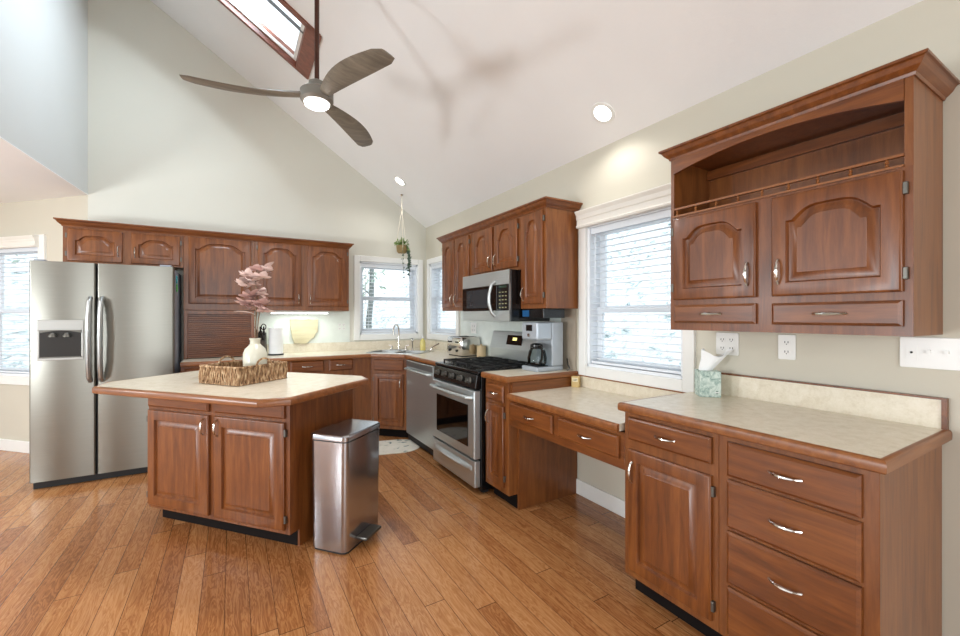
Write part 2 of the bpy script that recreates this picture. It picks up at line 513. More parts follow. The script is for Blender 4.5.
# ------------------------------------------------------------------ outdoors
def leafm():
    m = Mat('pale_leaf_litter')
    v = m.coords((1, 1, 2.2))
    a = m.noise(v, 4.2, 8, .72, .8); b = m.noise(v, 1.1, 3)
    f = m.math('ADD', m.math('MULTIPLY', a, .8), m.math('MULTIPLY', b, .2))
    m.link(m.ramp(f, [(.34, lin((80, 98, 98))), (.41, lin((172, 188, 190))), (.46, lin((222, 230, 234))), (.53, lin((250, 251, 252)))]), m.b.inputs['Base Color'])
    m.set(Roughness=1); m.bump(a, .6, .08)
    return m.m
litter = leafm()
def slope(name, fn, nu, nv):
    mb = MB()
    for i in range(nu):
        for j in range(nv): mb.v.append(fn(i / (nu - 1), j / (nv - 1)))
    for i in range(nu - 1):
        for j in range(nv - 1): a = i * nv + j; mb.f.append((a, a + 1, a + nv + 1, a + nv))
    return mb.build(name, litter, smooth=True)
rg = random.Random(3)
def hill(u, v):
    x = .9 + 9 * u; y = -14 + 34 * v
    return (x, y, -.7 + 1.15 * max(0, x - .9) ** .8 * .85 + rg.uniform(-.08, .08))
struct(slope('ground_hillside', hill, 60, 120))
def yard(u, v):
    x = -16 + 16.8 * u; y = 3.2 + 16 * v
    return (x, y, -.5 + .52 * (y - 3.2) + rg.uniform(-.09, .09))
struct(slope('ground_back_yard', yard, 70, 60))
bark = plain('pale_bark', (128, 134, 132), .9, noise=.35)
leafg = plain('pale_green_leaves', (188, 205, 190), .8, noise=.25)
def tree(x, y, z, h, r, label, seed, crown=True):
    t = thing('tree', label, 'tree', (x, y, z), 0)
    q = random.Random(seed); mb = MB()
    pts = [(q.uniform(-.05, .05) * i, q.uniform(-.05, .05) * i, h * i / 6) for i in range(7)]
    mb.tube(pts, [r * (1 - .1 * i) for i in range(7)], 10)
    for k in range(7):
        b = pts[2 + k % 4]; a = q.uniform(0, 6.28); L = q.uniform(.3, .5)
        mb.tube([b, (b[0] + L * .5 * math.cos(a), b[1] + L * .5 * math.sin(a), b[2] + L * .4), (b[0] + L * math.cos(a), b[1] + L * math.sin(a), b[2] + L * .9)], [r * .35, r * .2, r * .08], 6)
    mb.build('trunk', bark, t, smooth=True)
    mb = MB()
    for k in range(260):
        a = q.uniform(0, 6.28); d = q.uniform(.05, .5); zz = q.uniform(h * .35, h)
        c = Vector((d * math.cos(a), d * math.sin(a), zz)); n = Vector((q.gauss(0, 1), q.gauss(0, 1), q.gauss(0, 1))).normalized()
        s_ = n.orthogonal().normalized() * q.uniform(.05, .1); t_ = n.cross(s_) * .6; b = len(mb.v)
        mb.v += [tuple(c - s_), tuple(c + t_), tuple(c + s_), tuple(c - t_)]; mb.f.append((b, b + 1, b + 2, b + 3))
    mb.build('foliage', leafg, t)
tree(.2, 5.2, -.1, 5, .13, 'pale tree standing nearest outside the sink window, centre of the panes', 1)
tree(1.35, 7.4, .3, 5, .10, 'slender tree seen at the right panes of the sink window', 2)
tree(-1.1, 6.9, .2, 5, .09, 'thin tree seen at the left panes of the sink window', 4)
tree(4.5, -1.2, 1.5, 5, .16, 'tree on the bank outside the wide window above the desk', 5)
tree(-6.2, 6.0, .1, 5, .14, 'tree outside the nook window left of the refrigerator', 6)

# ------------------------------------------------------------------ cabinet parts (local frame x right, y back, z up, face at y = f)
def door(par, x0, x1, z0, z1, arch=0., hs=None, hz=None, f=0., t=.02, m=.052, hinge=True, name='door'):
    K = 14
    def loop(i, y, a, ins=True):
        xa, xb, za, zb = x0 + i, x1 - i, z0 + i, z1 - i
        P = [(xa, y, za), (xb, y, za)]
        cxm = (xa + xb) / 2; hw = (xb - xa) / 2
        for k in range(K + 1):
            s_ = 1 - 2 * k / K
            q = max(0, 1 - (abs(s_) / .82) ** 2) ; bumpv = math.sin(q * math.pi / 2) ** .9 if q > 0 else 0
            P.append((cxm + s_ * hw, y, zb - a * (1 - bumpv)))
        return P
    L = [loop(0, f, 0), loop(0, f - t + .006, 0), loop(.004, f - t + .001, 0), loop(.008, f - t, 0), loop(m, f - t, arch), loop(m + .003, f - t + .006, arch), loop(m + .006, f - t + .014, arch), loop(m + .011, f - t + .014, arch),
         loop(m + .036, f - t + .003, arch * .92), loop(m + .038, f - t + .001, arch * .92), loop(m + .042, f - t + .001, arch * .92)]
    d = MB().loops(L).build(name, wz, par, smooth=True)
    if hs:
        hx = x0 + .028 if hs == 'L' else x1 - .028
        pull(d, hx, f - t, hz, True)
        if hinge:
            ex = x1 if hs == 'L' else x0; sg = 1 if hs == 'L' else -1
            for zz in (z0 + .06, z1 - .06):
                B(ex, ex + sg * .012, f - .016, f, zz - .02, zz + .02).build('hinge', stdark, d, bev=.002)
    return d
def pull(par, x, y, z, vert, L=.048):
    P = []; r = []
    for k in range(9):
        s_ = -1 + k / 4; o = .022 * (1 - s_ * s_) ** .6 if abs(s_) < 1 else 0
        P.append((x, y - o - .002, z + s_ * L) if vert else (x + s_ * L, y - o - .002, z)); r.append(.0065 - .003 * abs(s_) + (.002 if abs(s_) == 1 else 0))
    return MB().tube(P, r, 7).build('handle', chrome, par, smooth=True)
def drawer(par, x0, x1, z0, z1, f=0., t=.02, handle=True, name='drawer'):
    def lp(i, y): return [(x0 + i, y, z0 + i), (x1 - i, y, z0 + i), (x1 - i, y, z1 - i), (x0 + i, y, z1 - i)]
    d = MB().loops([lp(0, f), lp(0, f - t + .008), lp(.010, f - t), lp(.012, f - t)]).build(name, wx, par, smooth=False)
    if handle: pull(d, (x0 + x1) / 2, f - t, (z0 + z1) / 2, False)
    return d
def carcass(par, x0, x1, z0, z1, dep, name='carcass', f=0., toez=None):
    o = B(x0, x1, f, dep, z0, z1).build(name, wy, par, bev=.0015)
    return o
def facegrain(par, x0, x1, z0, z1, f=0.):
    return B(x0, x1, f - .001, f + .001, z0, z1).build('face_frame', wz, par)
TK = .10
def base(name, label, loc, rz, wdt, dep=.604, z1=.876, doors=(), drawers=(), side_panels=True, group=None):
    e = thing(name, label, 'cabinet', loc, rz, group)
    mb = B(0, wdt, 0, dep, TK, z1)
    mb.build('carcass', wy, e, bev=.0015)
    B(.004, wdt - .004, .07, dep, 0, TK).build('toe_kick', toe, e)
    for d in doors: door(e, *d)
    for d in drawers: drawer(e, *d[:4], handle=(len(d) < 5 or d[4]))
    return e

CROWN = [(0, 0), (.006, 0), (.010, .012), (.018, .018), (.030, .030), (.040, .048), (.044, .052), (.052, .054), (.052, .066), (0, .066)]
def crown(label, path, z, k=1., side=1, loc=(0, 0, 0), rz=0):
    o = MB().sweep(path, [(a * k, z + b * k) for a, b in CROWN], side).build('crown_molding', wx)
    o.location = loc; o.rotation_euler = (0, 0, rz)
    return tag(o, label, 'molding')

# ---- near base run on right wall: local x = -(Y), i.e. x_local = ystart - Y
RZ = -math.pi / 2
def rloc(y): return (-.61, y, 0)
# near base with one door + drawer
base('base_cabinet', 'wide base cabinet with one drawer over one door, right of the desk', rloc(-3.805), RZ, .448,
     doors=[(.03, .425, .135, .70, 0, 'L', .60)], drawers=[(.03, .425, .745, .85)])
base('drawer_cabinet', 'base cabinet of four stacked drawers under the right end of the counter', rloc(-4.254), RZ, .466,
     drawers=[(.037, .428, .722, .85), (.037, .428, .53, .708), (.037, .428, .32, .515), (.037, .428, .125, .305)])
# small cabinet right of range
base('narrow_base_cabinet', 'narrow base cabinet between the range and the desk', rloc(-2.528), RZ, .302,
     doors=[(.04, .255, .145, .70, 0, 'L', .60)], drawers=[(.04, .255, .725, .84)])
# desk
e = thing('desk', 'lower built-in desk with two drawers and open knee space under the window', 'desk', rloc(-2.832), RZ)
B(0, .972, 0, .018, .585, .765).build('apron', wx, e, bev=.0015)
B(0, .018, .07, .604, 0, .765).build('side_panel', wy, e)
drawer(e, .035, .46, .635, .745); drawer(e, .51, .945, .635, .745)
B(.018, .954, .018, .5, .60, .765).build('drawer_box', wy, e)
# sink base at 45
e = base('corner_sink_cabinet', 'angled corner sink base cabinet with a false drawer over one door', (-.91, -.61, 0), R(-45), .424,
         dep=.09, doors=[(.035, .385, .135, .70, 0, 'R', .60)], drawers=[(.035, .385, .735, .855, False)])
# back run
base('base_cabinet', 'back wall base cabinet beside the refrigerator behind the island', (-2.62, -.61, 0), 0, .86,
     doors=[(.03, .40, .135, .70, 0, 'R', .62), (.46, .83, .135, .70, 0, 'L', .62)], drawers=[(.03, .40, .755, .855), (.46, .83, .755, .855)])
base('base_cabinet', 'back wall base cabinet just left of the corner sink cabinet', (-1.755, -.61, 0), 0, .845,
     doors=[(.03, .345, .135, .70, 0, 'R', .62), (.40, .64, .135, .70, 0, 'L', .62)], drawers=[(.03, .345, .755, .87), (.40, .64, .755, .87)])

# ---- worktops
EDGE = lambda z: [(0, z - .040), (.013, z - .040), (.018, z - .036), (.019, z - .026), (.019, z - .012), (.016, z - .004), (.010, z), (0, z)]
def worktop(label, poly, edgepath, z, side=1, hole=None, name='worktop'):
    e = thing(name, label, 'countertop')
    if hole: MB().plate_hole(poly, hole, z - .036, z).build('surface', lam, e)
    else: MB().prism(poly, z - .036, z).build('surface', lam, e)
    if edgepath: MB().sweep(edgepath, EDGE(z), side).build('wood_edge', wedge, e, smooth=True)
    return e
ZT = .914; ed = .022
F = -.65 + ed
sc = Vector((-.60, -.60)); ax = Vector((.7071, -.7071)); ay = Vector((.7071, .7071))
sh = [tuple(sc + ax * a + ay * b) for a, b in rrect(-.30, .30, -.17, .19, .05, 4)]
d45 = .927 - ed * .414 - .0
main = [(-2.62, -.003), (-2.62, F), (-.918, F), (F, -.918), (F, -1.74), (-.003, -1.74), (-.003, -.003)]
e = worktop('long cream worktop from the refrigerator round the sink corner to the range', main, [(-2.62, F), (-.918, F), (F, -.918), (F, -1.74)], ZT, 1, sh)
MB().box(-2.04, -.003, -.022, -.002, ZT, ZT + .10).box(-.022, -.003, -1.0, -.022, ZT, ZT + .10).build('backsplash', lam, e)
e = worktop('small cream worktop piece right of the range with coffee maker', [(F, -2.522), (F, -2.84 + ed * 0), (-.003, -2.84), (-.003, -2.522)], [(F, -2.522), (F, -2.84), (-.003, -2.84)], ZT, 1)
B(-.60, -.004, -2.858, -2.833, .80, ZT - .041).build('lower_rail', wx, e)
e = worktop('lower cream desk top under the wide window', [(F, -2.86), (F, -3.787), (-.003, -3.787), (-.003, -2.86)], [(F, -2.86), (F, -3.787)], .806, 1)
MB().box(-.02, -.003, -2.86, -3.787, .806, .885).build('backsplash', lam, e)
MB().box(-.026, -.003, -2.86, -3.787, .885, .892).build('backsplash_cap', wedge, e)
e = worktop('deep cream worktop at the right end of the kitchen', [(F, -3.812), (F, -4.726), (-.003, -4.726), (-.003, -3.812)], [(-.003 - .2, -3.812), (F, -3.812), (F, -4.726), (-.003, -4.726)], ZT, 1)
B(-.022, -.003, -4.722, -3.90, ZT, ZT + .105).build('backsplash', lam, e)
MB().box(-.026, -.002, -4.722, -3.90, ZT + .105, ZT + .112).box(-.026, -.002, -4.736, -4.722, ZT, ZT + .112).build('backsplash_cap', wx, e)

# ---- sink + faucet
e = thing('kitchen_sink', 'stainless double-bowl sink dropped into the corner worktop', 'sink', (sc.x, sc.y, ZT), R(-45))
ro = rrect(-.32, .32, -.19, .21, .06, 4); ri = rrect(-.295, .295, -.165, .16, .05, 4)
MB().loops([[(*p, .001) for p in ro], [(*p, .008) for p in ro], [(*p, .008) for p in ri], [(*p, .001) for p in ri]], closed=True).build('rim', st, e, smooth=True)
for a, b in ((-.29, -.01), (.01, .29)):
    q = rrect(a, b, -.16, .155, .05, 4); q2 = rrect(a + .02, b - .02, -.14, .135, .05, 4)
    MB().loops([[(*p, .004) for p in q], [(*p, -.03) for p in q], [(*p, -.17) for p in q2]], cap=(False, True)).build('basin', st, e, smooth=True)
B(-.01, .01, -.16, .155, -.02, .006).build('divider', st, e)
fp = sc + ay * .185 - ax * .08
e = thing('faucet', 'tall chrome gooseneck faucet with lever handles behind the sink', 'faucet', (fp.x, fp.y, ZT + .008), R(-45))
MB().prism(rrect(-.12, .12, -.025, .025, .02, 3), 0, .012).build('base_plate', chrome, e, bev=.003)
pts = [(0, 0, .01), (0, 0, .12), (0, 0, .235)] + [(0, -.07 + .07 * math.cos(t), .235 + .07 * math.sin(t)) for t in [math.pi * k / 8 for k in range(1, 8)]] + [(0, -.14, .235), (0, -.14, .19)]
MB().tube(pts, [.014, .011] + [.0095] * (len(pts) - 3) + [.012], 10).build('spout', chrome, e, smooth=True)
for sx in (-1, 1):
    MB().lathe([(.016, .01), (.014, .04), (.009, .05)], (sx * .09, 0, 0), 12).tube([(sx * .09, 0, .05), (sx * .13, .0, .062)], .006, 7).build('handle', chrome, e, smooth=True)
e = thing('sprayer', 'slim chrome side sprayer standing right of the faucet', 'faucet', (fp.x + .125, fp.y - .125, ZT + .008), 0)
MB().lathe([(.018, 0), (.016, .012), (.009, .02), (.009, .09), (.014, .11), (.014, .135), (.008, .145)], (0, 0, 0), 12).build('body', chrome, e, smooth=True)
MB().tube([(0, 0, .13), (-.03, -.03, .14)], .006, 7).build('nozzle', blackm, e, smooth=True)
# soap
e = thing('soap_bottle', 'pump bottle of pale yellow hand soap in the worktop corner', 'bottle', (-.24, -.46, ZT), R(20))
soapm = plain('yellow_soap', (228, 214, 130), .2); 
MB().lathe([(.031, 0), (.034, .01), (.034, .09), (.028, .12), (.013, .135), (.013, .145)], (0, 0, 0), 18).build('body', soapm, e, smooth=True)
MB().lathe([(.015, .145), (.015, .16), (.006, .165), (.006, .19)], (0, 0, 0), 12).tube([(0, 0, .19), (-.02, -.02, .192), (-.035, -.035, .183)], .006, 7).build('pump', plastic, e, smooth=True)
e = thing('dish_brush_holder', 'low chrome dish brush rest on the worktop right of the soap bottle', 'holder', (-.20, -.62, ZT), R(-30))
MB().lathe([(.04, 0), (.042, .006), (.012, .012), (.010, .04)], (0, 0, 0), 16).build('base', chrome, e, smooth=True)
MB().tube([(0, 0, .035), (.04, .02, .06), (.09, .04, .085)], [.009, .008, .012], 8).build('arm', chrome, e, smooth=True)

# ------------------------------------------------------------------ dishwasher
e = thing('dishwasher', 'stainless dishwasher between the corner sink cabinet and the range', 'dishwasher', (-.61, -.935, 0), RZ)
B(.0, .80, .002, .58, .02, .872).build('body', blackm, e)
B(.01, .70, -.022, 0, .09, .862).build('door_panel', sth, e, bev=.006)
MB().box(.02, .69, -.024, -.021, .80, .855).build('control_strip', steel('control_steel', (150, 158, 160), .35, 'x'), e, bev=.002)
MB().tube([(.05, -.022, .775), (.06, -.055, .775), (.35, -.06, .775), (.64, -.055, .775), (.65, -.022, .775)], .012, 8).build('handle', sth, e, smooth=True)
B(.01, .79, .05, .06, .0, .088).build('toe_panel', blackm, e)

# ------------------------------------------------------------------ range
RY = -1.758; RW = .758
e = thing('gas_range', 'freestanding stainless gas range with black cooktop below the microwave', 'stove', (-.61, RY, 0), RZ)
B(0, RW, -.03, .585, .03, .895).build('body', black, e, bev=.003)
MB().box(.03, .08, .0, .05, 0, .03).box(RW - .08, RW - .03, 0, .05, 0, .03).box(.03, .08, .5, .55, 0, .03).box(RW - .08, RW - .03, .5, .55, 0, .03).build('feet', blackm, e)
o_ = B(.004, RW - .03, -.082, -.032, .265, .77)
d = MB().loops([[(x, y, z) for x, z in ((.004, .265), (RW - .012, .265), (RW - .012, .77), (.004, .77))] for y in (-.032, -.078)] + [[(x, -.084, z) for x, z in ((.012, .273), (RW - .02, .273), (RW - .02, .762), (.012, .762))]]).build('oven_door', sth, e, bev=.002)
B(.095, RW - .105, -.088, -.082, .34, .655).build('oven_window', glassblack, d, bev=.002)
MB().tube([(.05, -.082, .715), (.06, -.125, .72), (.20, -.140, .72), (RW / 2, -.144, .72), (RW - .20, -.140, .72), (RW - .06, -.125, .72), (RW - .05, -.082, .715)], .016, 10).build('handle', sth, d, smooth=True)
d = B(.004, RW - .012, -.080, -.032, .055, .25).build('drawer', sth, e, bev=.006)
MB().loops([[(x, -.080 - o * (1 - ((x - RW / 2) / (RW / 2 - .05)) ** 2) ** .5 if abs(x - RW / 2) < RW / 2 - .05 else -.080, z) for o, z in ((0, .178), (.03, .172), (.036, .18), (.036, .19), (.02, .205), (0, .21))] for x in [.06 + (RW - .12) * k / 12 for k in range(13)]]).build('handle', sth, d, smooth=True)
pn = MB().loops([[(x, y, z) for y, z in ((-.032, .78), (-.078, .785), (-.060, .885), (-.035, .905))] for x in (.004, RW - .012)]).build('control_panel', black, e, bev=.003)
for k in range(5):
    x = .10 + k * (RW - .20) / 4
    kn = MB().lathe([(.024, 0), (.024, -.006), (.019, -.01), (.017, -.03), (.012, -.033)], (0, 0, 0), 16, 'y').box(-.004, .004, -.040, -.028, -.017, .017)
    kn.xf(Matrix.Translation((x, -.071, .838)) @ Matrix.Rotation(R(-10), 4, 'X')).build('knob', stdark if k % 5 != 9 else st, pn, smooth=True)
B(0, RW, -.06, .585, .895, .917).build('cooktop', black, e, bev=.006)
for gx in (.05, .29, .53):
    mb = MB(); wg = .19; z = .945; h = .012
    for xx in (gx, gx + wg - .01): mb.box(xx, xx + .012, 0, .50, z - h, z)
    for yy in (0, .245, .488): mb.box(gx, gx + wg, yy, yy + .012, z - h, z)
    for yy in (.12, .37):
        mb.box(gx, gx + wg, yy - .005, yy + .005, z - h, z + .004)
        mb.box(gx + wg / 2 - .005, gx + wg / 2 + .005, yy - .10, yy + .10, z - h, z + .004)
    for xx in (gx, gx + wg - .012):
        for yy in (0, .488): mb.box(xx, xx + .012, yy, yy + .012, .915, z)
    mb.build('burner_grate', iron, e, bev=.002)
    for yy in (.12, .37):
        MB().lathe([(.05, .917), (.048, .925), (.034, .928), (.034, .934), (.0, .936)], (gx + wg / 2, yy, 0), 18).build('burner', iron, e, smooth=True)
bg = MB().loops([[(x, y, z) for y, z in ((.52, .917), (.585, .917), (.585, 1.185), (.555, 1.185), (.515, 1.03))] for x in (0, RW)]).build('backguard', sth, e, bev=.006)
Mx = Matrix.Translation((0, 0, 0))
def on_guard(x0, x1, t0, t1, off=.004):
    a = Vector((0, .515, 1.03)); b = Vector((0, .555, 1.185)); n = Vector((0, -(b - a).z, (b - a).y)).normalized()
    L = []
    for o in (0, off):
        L.append([tuple(a.lerp(b, t) + n * o + Vector((x, 0, 0))) for x, t in ((x0, t0), (x1, t0), (x1, t1), (x0, t1))])
    return MB().loops(L)
on_guard(.27, .50, .25, .80).build('display_panel', glassblack, bg)
on_guard(.36, .42, .50, .66, .006).build('clock_digits', disp_e, bg)

# ------------------------------------------------------------------ microwave
e = thing('microwave', 'stainless over-the-range microwave with black glass door', 'microwave', (-.395, -1.79, 1.283), RZ)
W = .755; H = .40
B(0, W, .0, .385, 0, H).build('body', black, e, bev=.003)
B(0, W, -.012, 0, .29, H).build('vent_panel', sth, e, bev=.003)
B(0, W, -.012, 0, 0, .085).build('lower_panel', sth, e, bev=.003)
d = B(.0, .575, -.014, 0, .087, .288).build('door', glassblack, e, bev=.003)
B(.08, .46, -.0155, -.013, .11, .265).build('door_window', plain('smoked_window', (46, 52, 56), .08), d)
MB().tube([(.555, -.014, .04), (.548, -.045, .07), (.543, -.062, .14), (.542, -.064, .18), (.543, -.062, .22), (.548, -.045, .29), (.555, -.014, .32)], .013, 9).build('handle', st, d, smooth=True)
k = B(.577, W - .008, -.013, 0, .087, .288).build('keypad', black, e, bev=.002)
keym = plain('keypad_print', (150, 146, 110), .5)
mb = MB()
for i in range(3):
    for j in range(5): mb.box(.61 + i * .042, .632 + i * .042, -.0142, -.012, .105 + j * .03, .113 + j * .03)
mb.build('key_marks', keym, k)
B(.61, .715, -.0142, -.012, .262, .28).build('display', plain('microwave_display', (40, 60, 50), .1), k)
B(W - .006, W, -.013, .0, 0, H).build('edge_trim', st, e)

# ------------------------------------------------------------------ wall cabinets over the range
def upper(label, y0, y1, z0, z1, doors, dep=.30, name='wall_cabinet', fx=-.305):
    e = thing(name, label, 'cabinet', (fx, y0, 0), RZ)
    B(0, y0 - y1, 0, dep, z0, z1).build('carcass', wy, e, bev=.0015)
    for d in doors: door(e, *d)
    return e
ZU0, ZU1 = 1.38, 2.11
upper('two-door wall cabinet left of the microwave beside the corner window', -1.145, -1.785, ZU0, ZU1,
      [(.03, .295, 1.415, 2.085, .075, 'R', 1.49), (.318, .60, 1.415, 2.085, .075, 'L', 1.49)])
upper('short two-door wall cabinet directly above the microwave', -1.786, -2.55, 1.685, ZU1,
      [(.04, .37, 1.71, 2.085, .075, 'R', 1.79), (.405, .735, 1.71, 2.085, .075, 'L', 1.79)])
upper('tall single-door wall cabinet right of the microwave above the coffee maker', -2.551, -2.858, ZU0, ZU1,
      [(.03, .280, 1.415, 2.085, .075, 'L', 1.49)])
crown('dark crown molding capping the wall cabinets over the range', [(-.003, -1.145), (-.305, -1.145), (-.305, -2.858), (-.003, -2.858)], ZU1 - .012, .9, 1)

# ------------------------------------------------------------------ back wall cabinets
def upperb(label, x0, x1, z0, z1, doors, dep=.30, name='wall_cabinet'):
    e = thing(name, label, 'cabinet', (x0, -.305, 0), 0)
    B(0, x1 - x0, 0, dep, z0, z1).build('carcass', wy, e, bev=.0015)
    for d in doors: door(e, *d)
    return e
ZB = 2.12
upperb('short two-door wall cabinet above the refrigerator', -3.465, -2.625, 1.785, ZB, [(.03, .395, 1.80, 2.075, .045, 'R', 1.90), (.455, .815, 1.80, 2.075, .045, 'L', 1.90)])
upperb('single wide-door wall cabinet above the roll-front appliance garage', -2.624, -2.03, 1.385, ZB, [(.04, .565, 1.445, 2.085, .06, None)])
upperb('two-door wall cabinet with lit underside left of the sink window', -2.029, -1.08, 1.385, ZB, [(.03, .445, 1.43, 2.09, .06, 'R', 1.51), (.505, .925, 1.43, 2.09, .06, 'L', 1.51)])
crown('dark crown molding capping the back wall cabinets', [(-1.08, -.003), (-1.08, -.305), (-3.465, -.305), (-3.465, -.003)], ZB - .03, .9, -1)
# appliance garage
e = thing('appliance_garage', 'wooden roll-front appliance garage standing on the back worktop', 'cabinet', (-2.62, -.33, .916), 0)
MB().box(0, .03, 0, .32, 0, .465).box(.56, .59, 0, .32, 0, .465).box(.03, .56, 0, .32, .425, .465).build('frame', wz, e, bev=.0015)
mb = MB(); 
for k in range(21): mb.loops([[(x, .018 + y, .004 + k * .02 + z) for y, z in ((0.006, 0), (0, .004), (0, .016), (.006, .0195), (.014, .0195), (.014, 0))] for x in (.03, .56)])
mb.build('tambour_door', wx, e)
# undercabinet light
e = thing('under_cabinet_light', 'glowing white light bar under the wall cabinet left of the sink', 'light', (-1.58, -.20, 1.383), 0)
B(-.30, .30, -.035, .035, -.022, 0).build('housing', plastic, e)
B(-.285, .285, -.028, .028, -.030, -.022).build('diffuser', led_e, e)
light('under_cabinet_lamp', 'AREA', (-1.58, -.20, 1.345), 1.6, (.9, 1, .97), .55, rot=(0, 0, 0), size_y=.05)

# black radio below the right-hand cabinet
e = thing('under_cabinet_radio', 'black radio with blue panel mounted under the cabinet right of the microwave', 'radio', (-.30, -2.56, 1.31), RZ)
B(0, .26, 0, .2, 0, .068).build('body', black, e, bev=.004)
B(.01, .09, -.004, 0, .01, .058).build('panel', plain('blue_panel', (34, 84, 132), .2), e)

# ------------------------------------------------------------------ hutch
HX = -.325
e = thing('hutch_cabinet', 'large wall hutch with open arched shelf, two doors and two small drawers', 'cabinet', (HX, -3.85, 0), RZ)
HW = .872; z0, z1 = 1.255, 2.125; dp = .32
mb = MB().box(0, .018, 0, dp, z0, z1).box(HW - .022, HW, 0, dp, z0, z1).box(.018, HW - .022, .30, dp, z0, z1).box(.018, HW - .022, 0, .30, z0, 1.80).box(.018, HW - .022, 0, .30, 2.10, z1)
mb.build('carcass', wy, e, bev=.001)
# valance with arch
K = 24
bot = []
for k in range(K + 1):
    s_ = -1 + 2 * k / K; xx = .018 + (HW - .040) * k / K
    q = abs(s_)
    a = .048 * (1 - max(0, (q - .0)) ** 2) if q < 1 else 0
    bot.append((xx, 2.03 + max(0, a)))
MB().prism([(.018, z1)] + bot + [(HW - .022, z1)], -.004, .014, 'y').build('arched_valance', wx, e)
B(.02, HW - .022, .278, .30, 2.045, 2.09).build('hanging_rail', wx, e)
# gallery rail
mb = MB().box(.018, HW - .022, -.006, .008, 1.848, 1.857).box(.018, HW - .022, -.010, .010, 1.812, 1.820)
n = 9
for k in range(n):
    x = .035 + (HW - .10) * k / (n - 1)
    mb.lathe([(.003, 1.82), (.007, 1.826), (.0035, 1.832), (.0065, 1.838), (.0035, 1.844), (.003, 1.849)], (x, .0, 0), 8)
mb.build('gallery_rail', wedge, e, smooth=True)
B(0, HW, -.002, .0, 1.255, 1.812).build('face_frame', wz, e)
door(e, .025, .403, 1.402, 1.80, .05, 'R', 1.50, f=-.002); door(e, .464, .850, 1.402, 1.80, .05, 'L', 1.50, f=-.002)
drawer(e, .028, .403, 1.29, 1.376, f=-.002); drawer(e, .464, .850, 1.288, 1.374, f=-.002)
crown('broad crown molding on top of the right-hand hutch', [(-.003, -3.85), (HX, -3.85), (HX, -3.85 - HW), (-.003, -3.85 - HW)], 2.102, .80, 1)

# ------------------------------------------------------------------ fridge
FX0, FX1 = -3.54, -2.655
e = thing('refrigerator', 'tall stainless side-by-side refrigerator with ice dispenser in the left door', 'refrigerator', (FX0, -.745, 0), 0)
fw = FX1 - FX0; sp = .383
B(.008, fw - .008, .06, .70, .03, 1.735).build('body', fridgeside, e, bev=.004)
B(.012, fw - .012, .045, .09, .005, .06).build('base_grille', blackm, e)
B(.03, fw - .03, .10, .6, 0.0, .03).build('feet', blackm, e)
def fdoor(x0, x1):
    L = []
    n = 8
    return [(x1, .055), (x1, .02)] + [(x1 - .012 * (1 - math.cos(R(90) * k / 4)), .02 - .02 * math.sin(R(90) * k / 4)) for k in range(1, 5)] + [(x0 + .012 - .012 * math.sin(R(90) * k / 4), .02 - .02 * math.cos(R(90) * k / 4)) for k in range(0, 5)] + [(x0, .055)]
d1 = MB().prism(fdoor(0, sp - .004), .065, 1.745).build('freezer_door', stf, e, smooth=True)
d2 = MB().prism(fdoor(sp + .004, fw), .065, 1.745).build('fridge_door', stf, e, smooth=True)
for dd, x in ((d1, sp - .035), (d2, sp + .035)):
    P = [(x, 0, .81), (x, -.04, .84), (x, -.06, .95), (x, -.068, 1.14), (x, -.06, 1.33), (x, -.04, 1.44), (x, 0, 1.47)]
    MB().tube(P, [.016, .018, .018, .018, .018, .018, .016], 10, 1.1).build('handle', st, dd, smooth=True)
# dispenser
dp_ = MB().box(.045, .31, -.006, .002, 1.215, 1.295).box(.045, .31, -.006, .002, .985, 1.005).box(.045, .06, -.006, .002, 1.005, 1.215).box(.295, .31, -.006, .002, 1.005, 1.215).build('dispenser_frame', steel('dispenser_silver', (170, 170, 166), .4, 'x'), d1, bev=.003)
B(.06, .295, -.003, .0005, 1.005, 1.215).build('dispenser_recess', plain('dispenser_shadow_grey', (30, 27, 24), .3), d1)
MB().prism([(.06, 1.216)] + [(.06 + .235 * k / 10, 1.195 + .018 * math.sin(math.pi * k / 10)) for k in range(11)] + [(.295, 1.216)], -.010, -.002, 'y').build('dispenser_hood', stdark, d1)
for x in (.135, .215): MB().lathe([(.026, 1.165), (.024, 1.175), (.010, 1.195)], (x, -.016, 0), 14).build('dispenser_paddle', stdark, d1, smooth=True)
B(.065, .29, -.014, -.002, 1.006, 1.012).build('drip_tray', stdark, d1)
MB().box(.02, .08, .02, .09, 1.745, 1.758).box(fw - .10, fw - .02, .02, .12, 1.745, 1.762).build('hinge_cover', fridgeside, e, bev=.004)
mg = plain('teal_magnet', (60, 170, 180), .4); mg2 = plain('green_magnet', (90, 180, 90), .4)
for nm, z, mm, lab in (('fridge_magnet', 1.655, mg, 'small teal flower magnet on the refrigerator side, upper one'), ('fridge_magnet', 1.58, mg2, 'small green flower magnet on the refrigerator side, lower one')):
    mb = MB()
    for k in range(6):
        a = k * math.pi / 3; mb.ball((0, .022 * math.cos(a), .026 * math.sin(a)), (.005, .010, .012), 8, 5)
    mb.ball((0, 0, 0), (.006, .009, .009), 8, 5)
    o = mb.build(nm, mm, smooth=True); o.location = (FX1 - .0025, -.51 + (.02 if mm is mg2 else 0), z); tag(o, lab, 'magnet')

